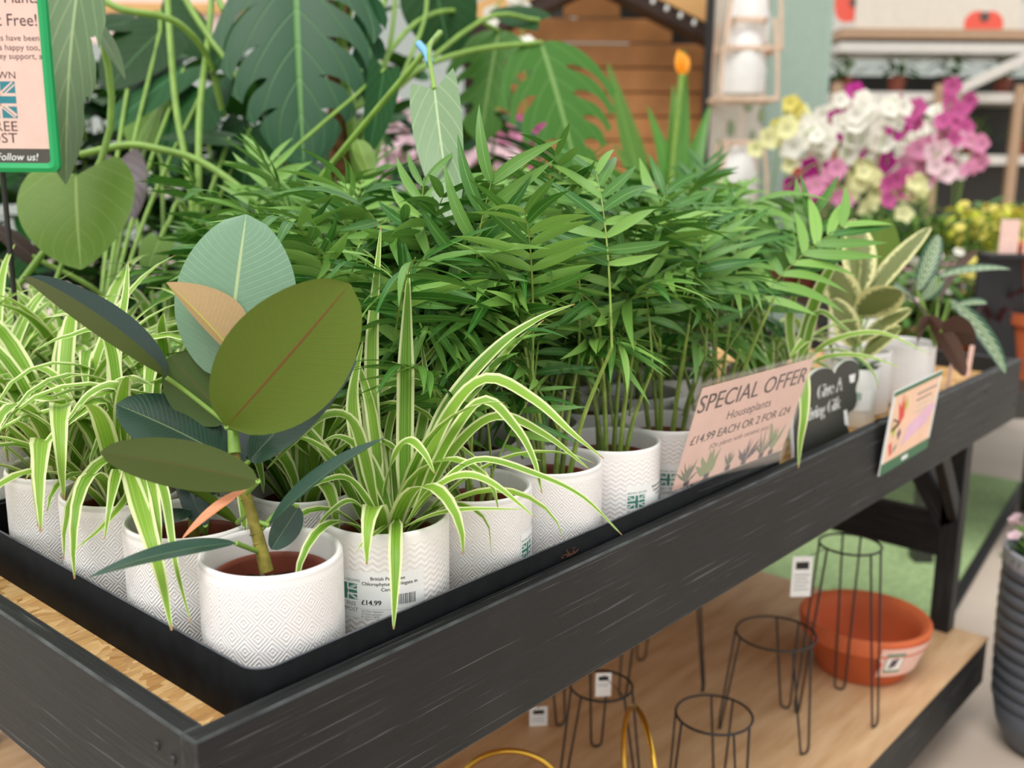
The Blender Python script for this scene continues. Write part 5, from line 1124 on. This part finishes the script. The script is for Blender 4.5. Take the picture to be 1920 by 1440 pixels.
def orchid(x, y, d, mat, n, label, group, zt=OT, fs_=.042, seed=0, potm='white', droop=1):
    rnd = random.Random(seed*7+3); top = px(x, y, d); r = thing('orchid_plant', label, 'orchid', (top.x+gd.x*.05*droop, top.y+gd.y*.05*droop, zt), group); O = r.location; hz = max(.12, top.z-zt)
    smallpot(r, .055, .11, potm)
    for k in range(5):
        a = k*1.26+rnd.uniform(-.2, .2); link('leaf', oleaf, r, aim((0, 0, .10), (math.cos(a), math.sin(a), .45), (0, 0, 1), rnd.uniform(.13, .2)))
    P = spline([V((0, 0, .1)), V((.01, .0, hz*.55)), top-O+V((0, 0, .05))+gd*.02, top-O-gd*.10*droop-V((0, 0, .04))], 6)
    v, f, uv = tube(P, .003, 5); st = link('flower_spike', MB().add(v, f, uv).mesh('flower_spike', ['stem_green']), r); N = len(P)
    for k in range(n):
        p = P[int(N*.5+(N*.48)*k/n)]+V((rnd.uniform(-.03, .03), rnd.uniform(-.03, .03), rnd.uniform(-.04, .02))); dv = (CAM-O).normalized()+V((rnd.uniform(-.6, .6), rnd.uniform(-.6, .6), rnd.uniform(-.2, .4)))
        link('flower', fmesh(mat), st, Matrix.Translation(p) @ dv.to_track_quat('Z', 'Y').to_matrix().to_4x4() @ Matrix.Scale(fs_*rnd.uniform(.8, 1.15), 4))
    return r
OR = [(1590, 225, 4.1, 'fl_white'), (1610, 205, 4.12, 'fl_white'), (1660, 190, 4.1, 'fl_white'), (1520, 245, 4.08, 'fl_white'), (1500, 235, 4.3, 'fl_white'), (1535, 215, 4.45, 'fl_white'), (1560, 195, 4.6, 'fl_white'), (1625, 190, 4.4, 'fl_white'), (1655, 215, 4.55, 'fl_white'), (1640, 250, 4.3, 'fl_white'), (1700, 245, 4.7, 'fl_white'), (1745, 215, 4.9, 'fl_white'),
      (1590, 175, 4.75, 'fl_magenta'), (1583, 205, 4.2, 'fl_magenta'), (1572, 235, 4.35, 'fl_magenta'), (1690, 195, 4.85, 'fl_magenta'), (1672, 222, 4.2, 'fl_magenta'), (1715, 210, 4.5, 'fl_rose'), (1770, 195, 4.6, 'fl_rose'), (1792, 172, 4.8, 'fl_rose'), (1760, 235, 4.4, 'fl_rose'),
      (1720, 275, 4.3, 'fl_pink'), (1745, 285, 4.15, 'fl_pale'), (1700, 290, 4.5, 'fl_pink'), (1815, 265, 4.5, 'fl_pink'), (1775, 260, 4.75, 'fl_pale'), (1468, 190, 4.2, 'fl_yellow'), (1460, 235, 4.1, 'fl_cream'), (1487, 215, 4.5, 'fl_cream'),
      (1522, 310, 4.1, 'fl_magenta'), (1505, 322, 4.3, 'fl_rose'), (1555, 325, 4.05, 'fl_pink'), (1665, 332, 4.05, 'fl_rose'), (1535, 280, 4.55, 'fl_coral'), (1600, 300, 4.6, 'fl_cream'), (1620, 325, 4.1, 'fl_cream'), (1700, 340, 4.05, 'fl_cream')]
CN = dict(fl_white='white', fl_magenta='deep magenta', fl_rose='rose purple', fl_pink='soft pink', fl_pale='blush pink', fl_yellow='lemon yellow', fl_cream='cream yellow', fl_coral='coral red')
for i, (x, y, d, mt) in enumerate(OR):
    orchid(x, y+24, d, mt, {'fl_white': 11, 'fl_magenta': 4, 'fl_rose': 5}.get(mt, 7), CN[mt]+' orchid in bloom on the crowded display table', CN[mt]+' orchids on the display table', OT, .044, i, ('white', 'greyglaze', 'nursery')[i % 3], 1 if i % 2 else -.6)
yl = ul('yellow_leaf', .3); gl_ = ul('grass_leaf', .35); dl = ul('monstera_deep', .42)
fy = fmesh('fl_yellow'); small_y = flower_mesh(6, .022, 'fl_yellow', .2); small_p = flower_mesh(6, .022, 'fl_pale', .2); small_w = flower_mesh(6, .022, 'fl_white', .2); small_l = flower_mesh(6, .02, 'fl_rose', .2)
for i, (x, d) in enumerate(((1790, 4.0), (1830, 4.2), (1875, 4.05), (1915, 4.2), (1850, 4.45), (1900, 4.5))):
    p = at(x, d, OT); bushy('golden_foliage_plant', 'bushy golden yellow pot plant at the end of the orchid table', 'plant', tuple(p), yl, 60, .26, .17, .09, 300+i, (.06, .11, 'nursery'), 'golden plants on the orchid table', (small_y, 18))
for i, (x, d) in enumerate(((1460, 4.0), (1500, 4.02), (1600, 4.05), (1640, 4.7), (1690, 4.1), (1580, 4.6), (1735, 4.02), (1760, 4.3), (1540, 4.9), (1690, 4.95), (1820, 4.9), (1900, 5.0))):
    p = at(x, d, OT); bushy('leafy_pot_plant', 'leafy green pot plant wedged between the orchids on the table', 'plant', tuple(p), (gl_, dl)[i % 2], 46, .26, .16, .12, 330+i, (.06, .11, 'nursery'), 'green plants between the orchids', None)
for i, (x, y, d) in enumerate(((1740, 385, 3.75), (1775, 395, 3.8), (1705, 400, 3.7))):
    p = px(x, y, d); 
LT = .60; table('low_display_table', 'low dark table of bedding plants before the orchid table', 1640, 2030, 3.35, 4.0, LT)
for i, (x, d, fm_, nm) in enumerate(((1735, 3.7, small_p, 'pale pink'), (1775, 3.85, small_w, 'white'), (1670, 3.75, small_l, 'purple'), (1705, 3.55, small_w, 'white'), (1665, 3.5, small_p, 'pale pink'), (1800, 3.6, small_y, 'yellow'), (1880, 3.85, small_w, 'white'))):
    p = at(x, d, LT); bushy('bedding_plant', nm+' flowering bedding plant on the low dark table', 'plant', tuple(p), gl_, 50, .30, .16, .10, 360+i, (.06, .11, 'terracotta'), nm+' bedding plants', (fm_, 26))
# brown leaved plant, terracotta pots and pink cards by the right edge
p = at(1850, 3.5, LT); r = thing('potted_cordyline', 'bronze strap leaved plant in a small terracotta pot', 'plant', tuple(p)); smallpot(r, .06, .11, 'terracotta')
for k in range(16):
    a = k*2.4; pts = spider_leaf_pts(random.Random(k), p+V((0, 0, .1)), a, math.radians(60+20*(k % 2)), .34, 1.8); v, f, uv = ribbon(pts, .022, (0, 0, 1), .25, 2, 10); link('leaf', MB().add(v, f, uv).mesh('leaf', ['maroon'], True, r.location), r)
rk = thing('card_rack', 'black rack displaying pink cards at the aisle side', 'rack', tuple(at(1885, 3.42, LT))); O = rk.location; zc = px(1885, 480, 3.42).z-LT
boxo('rack_panel', O+V((0, 0, zc/2))+fh*.03, (.24, .02, zc), 'blackpost', rk, AZ); boxo('rack_ledge', O+V((0, 0, zc+.008)), (.24, .09, .015), 'blackpost', rk, AZ)
for x in (-.045, .035): boxo('pink_card', O+gd*x-fh*.01+V((0, 0, zc+.016+.055)), (.062, .003, .11), 'pink', rk, AZ, .0005)
for k, (x, d, n) in enumerate(((1930, 3.48, 2), (1990, 3.6, 2))):
    for j in range(n):
        p = at(x, d, LT); t_ = thing('terracotta_pot', 'terracotta pot in a stack at the end of the low dark table', 'pot', (p.x, p.y, LT+j*.2265), 'stacked terracotta pots'); v, f, uv = lathe([(0, 0), (.07, 0), (.1, .185), (.112, .187), (.115, .225), (.108, .226), (.098, .19), (.09, .17), (.0, .06)], 36); link('pot_body', MB().add(v, f, uv).mesh('pot_body', ['terracotta']), t_)
# tables behind the bench with pale orchids
BT = .72; table('display_table', 'dark display table of pale orchids behind the bench', 150, 1000, 3.5, 4.2, BT)
for i, (x, y, d, mt, n) in enumerate([(730, 235, 3.3, 'fl_pale', 9), (712, 275, 3.35, 'fl_pink', 9), (745, 300, 3.3, 'fl_pale', 9), (880, 262, 3.4, 'fl_pale', 8), (945, 268, 3.4, 'fl_pink', 8), (930, 300, 3.35, 'fl_pale', 8), (870, 305, 3.3, 'fl_pale', 8), (985, 265, 3.5, 'fl_rose', 6), (325, 310, 3.3, 'fl_white', 9), (300, 165, 3.4, 'fl_white', 7), (340, 345, 3.3, 'fl_white', 9), (960, 20, 3.3, 'fl_white', 7)]):
    orchid(x, y, d+.38, mt, n, CN[mt]+' orchid in bloom on the table behind the bench', CN[mt]+' orchids behind the bench', BT, .045, 50+i, 'white')
for i, (x, d) in enumerate(((200, 3.35), (420, 3.4), (520, 3.35), (640, 3.4), (820, 3.6), (260, 3.6), (600, 3.65), (990, 3.55))):
    p = at(x, d+.3, BT); bushy('leafy_pot_plant', 'dark leafy plant on the table behind the bench', 'plant', tuple(p), dl, 46, .42, .22, .18, 400+i, (.07, .13, 'nursery'), 'dark plants behind the bench')
bigl = ul('monstera_deep', .55, pf_heart)
for i, (x, d, hh) in enumerate(((215, 2.95, 1.35), (330, 3.1, 1.5), (450, 3.0, 1.3), (570, 3.15, 1.5), (830, 3.2, 1.45), (90, 2.9, 1.3))):
    p = at(x, d, .9); bushy('floor_standing_fig', 'big leaved dark green plant in a tub on the floor behind the bench', 'plant', (p.x, p.y, 0), bigl, 130, hh, .38, .24, 500+i, (.16, .30, 'greypot'), 'large leaved plants in tubs behind the bench')
# bird of paradise style plant beside the shed
bp = thing('potted_bird_of_paradise', 'tall strap leaved plant with an orange flower before the timber shed', 'plant', tuple(at(1235, 3.35, 0))); O = bp.location; smallpot(bp, .16, .32, 'greypot')
for pts, wpx in [([(1240, 500, 3.35), (1190, 300, 3.3), (1140, 120, 3.3)], 46), ([(1240, 500, 3.35), (1270, 300, 3.3), (1283, 95, 3.3)], 40), ([(1240, 500, 3.35), (1250, 330, 3.3), (1215, 200, 3.3)], 36), ([(1240, 500, 3.35), (1290, 340, 3.35), (1330, 200, 3.4)], 40), ([(1235, 500, 3.4), (1170, 350, 3.4), (1110, 300, 3.4)], 40), ([(1240, 500, 3.35), (1260, 350, 3.35), (1262, 160, 3.4)], 30), ([(1240, 500, 3.3), (1215, 380, 3.2), (1150, 270, 3.15)], 34)]:
    pxs(bp, pts, wpx, 'strap', cv(.1, -.4, -.9))
v, f, uv = tube(spline([O+V((0, 0, .3)), px(1255, 400, 3.3), px(1278, 140, 3.25)], 6), .009, 7); link('flower_stalk', MB().add(v, f, uv).mesh('flower_stalk', ['stem_green'], True, O), bp)
t = NT('orange petal'); t.set(hexc(244, 160, 30), .5); M['orange'] = t.m
for k in range(4): leaf('petal', bp, 'orange', px(1278, 142, 3.25), px(1272+6*k, 92+4*k, 3.25), .03, cv(.3*k-.4, -.2, -.9), .05, .4, 0, pf_lance)
for k in range(9):
    a = k*.7; b0 = O+V((math.cos(a)*.05, math.sin(a)*.05, .3)); q = px(1235, 420, 3.35); pts = [b0, b0+(q-b0)*.5, q]; 
# pink hanging banner, upper left, and a dark foliage plant far left
pb = thing('pink_banner', 'pale pink hanging banner beyond the philodendrons', 'banner', tuple(px(270, 60, 5.5))); cbox('cloth', pb.location+V((0, 0, .25)), (1.6, .02, .62), 'pinkwall', pb); cbox('timber_batten', pb.location+V((0, 0, .12))-fh*.03, (1.6, .03, .05), 'timber_pale', pb)
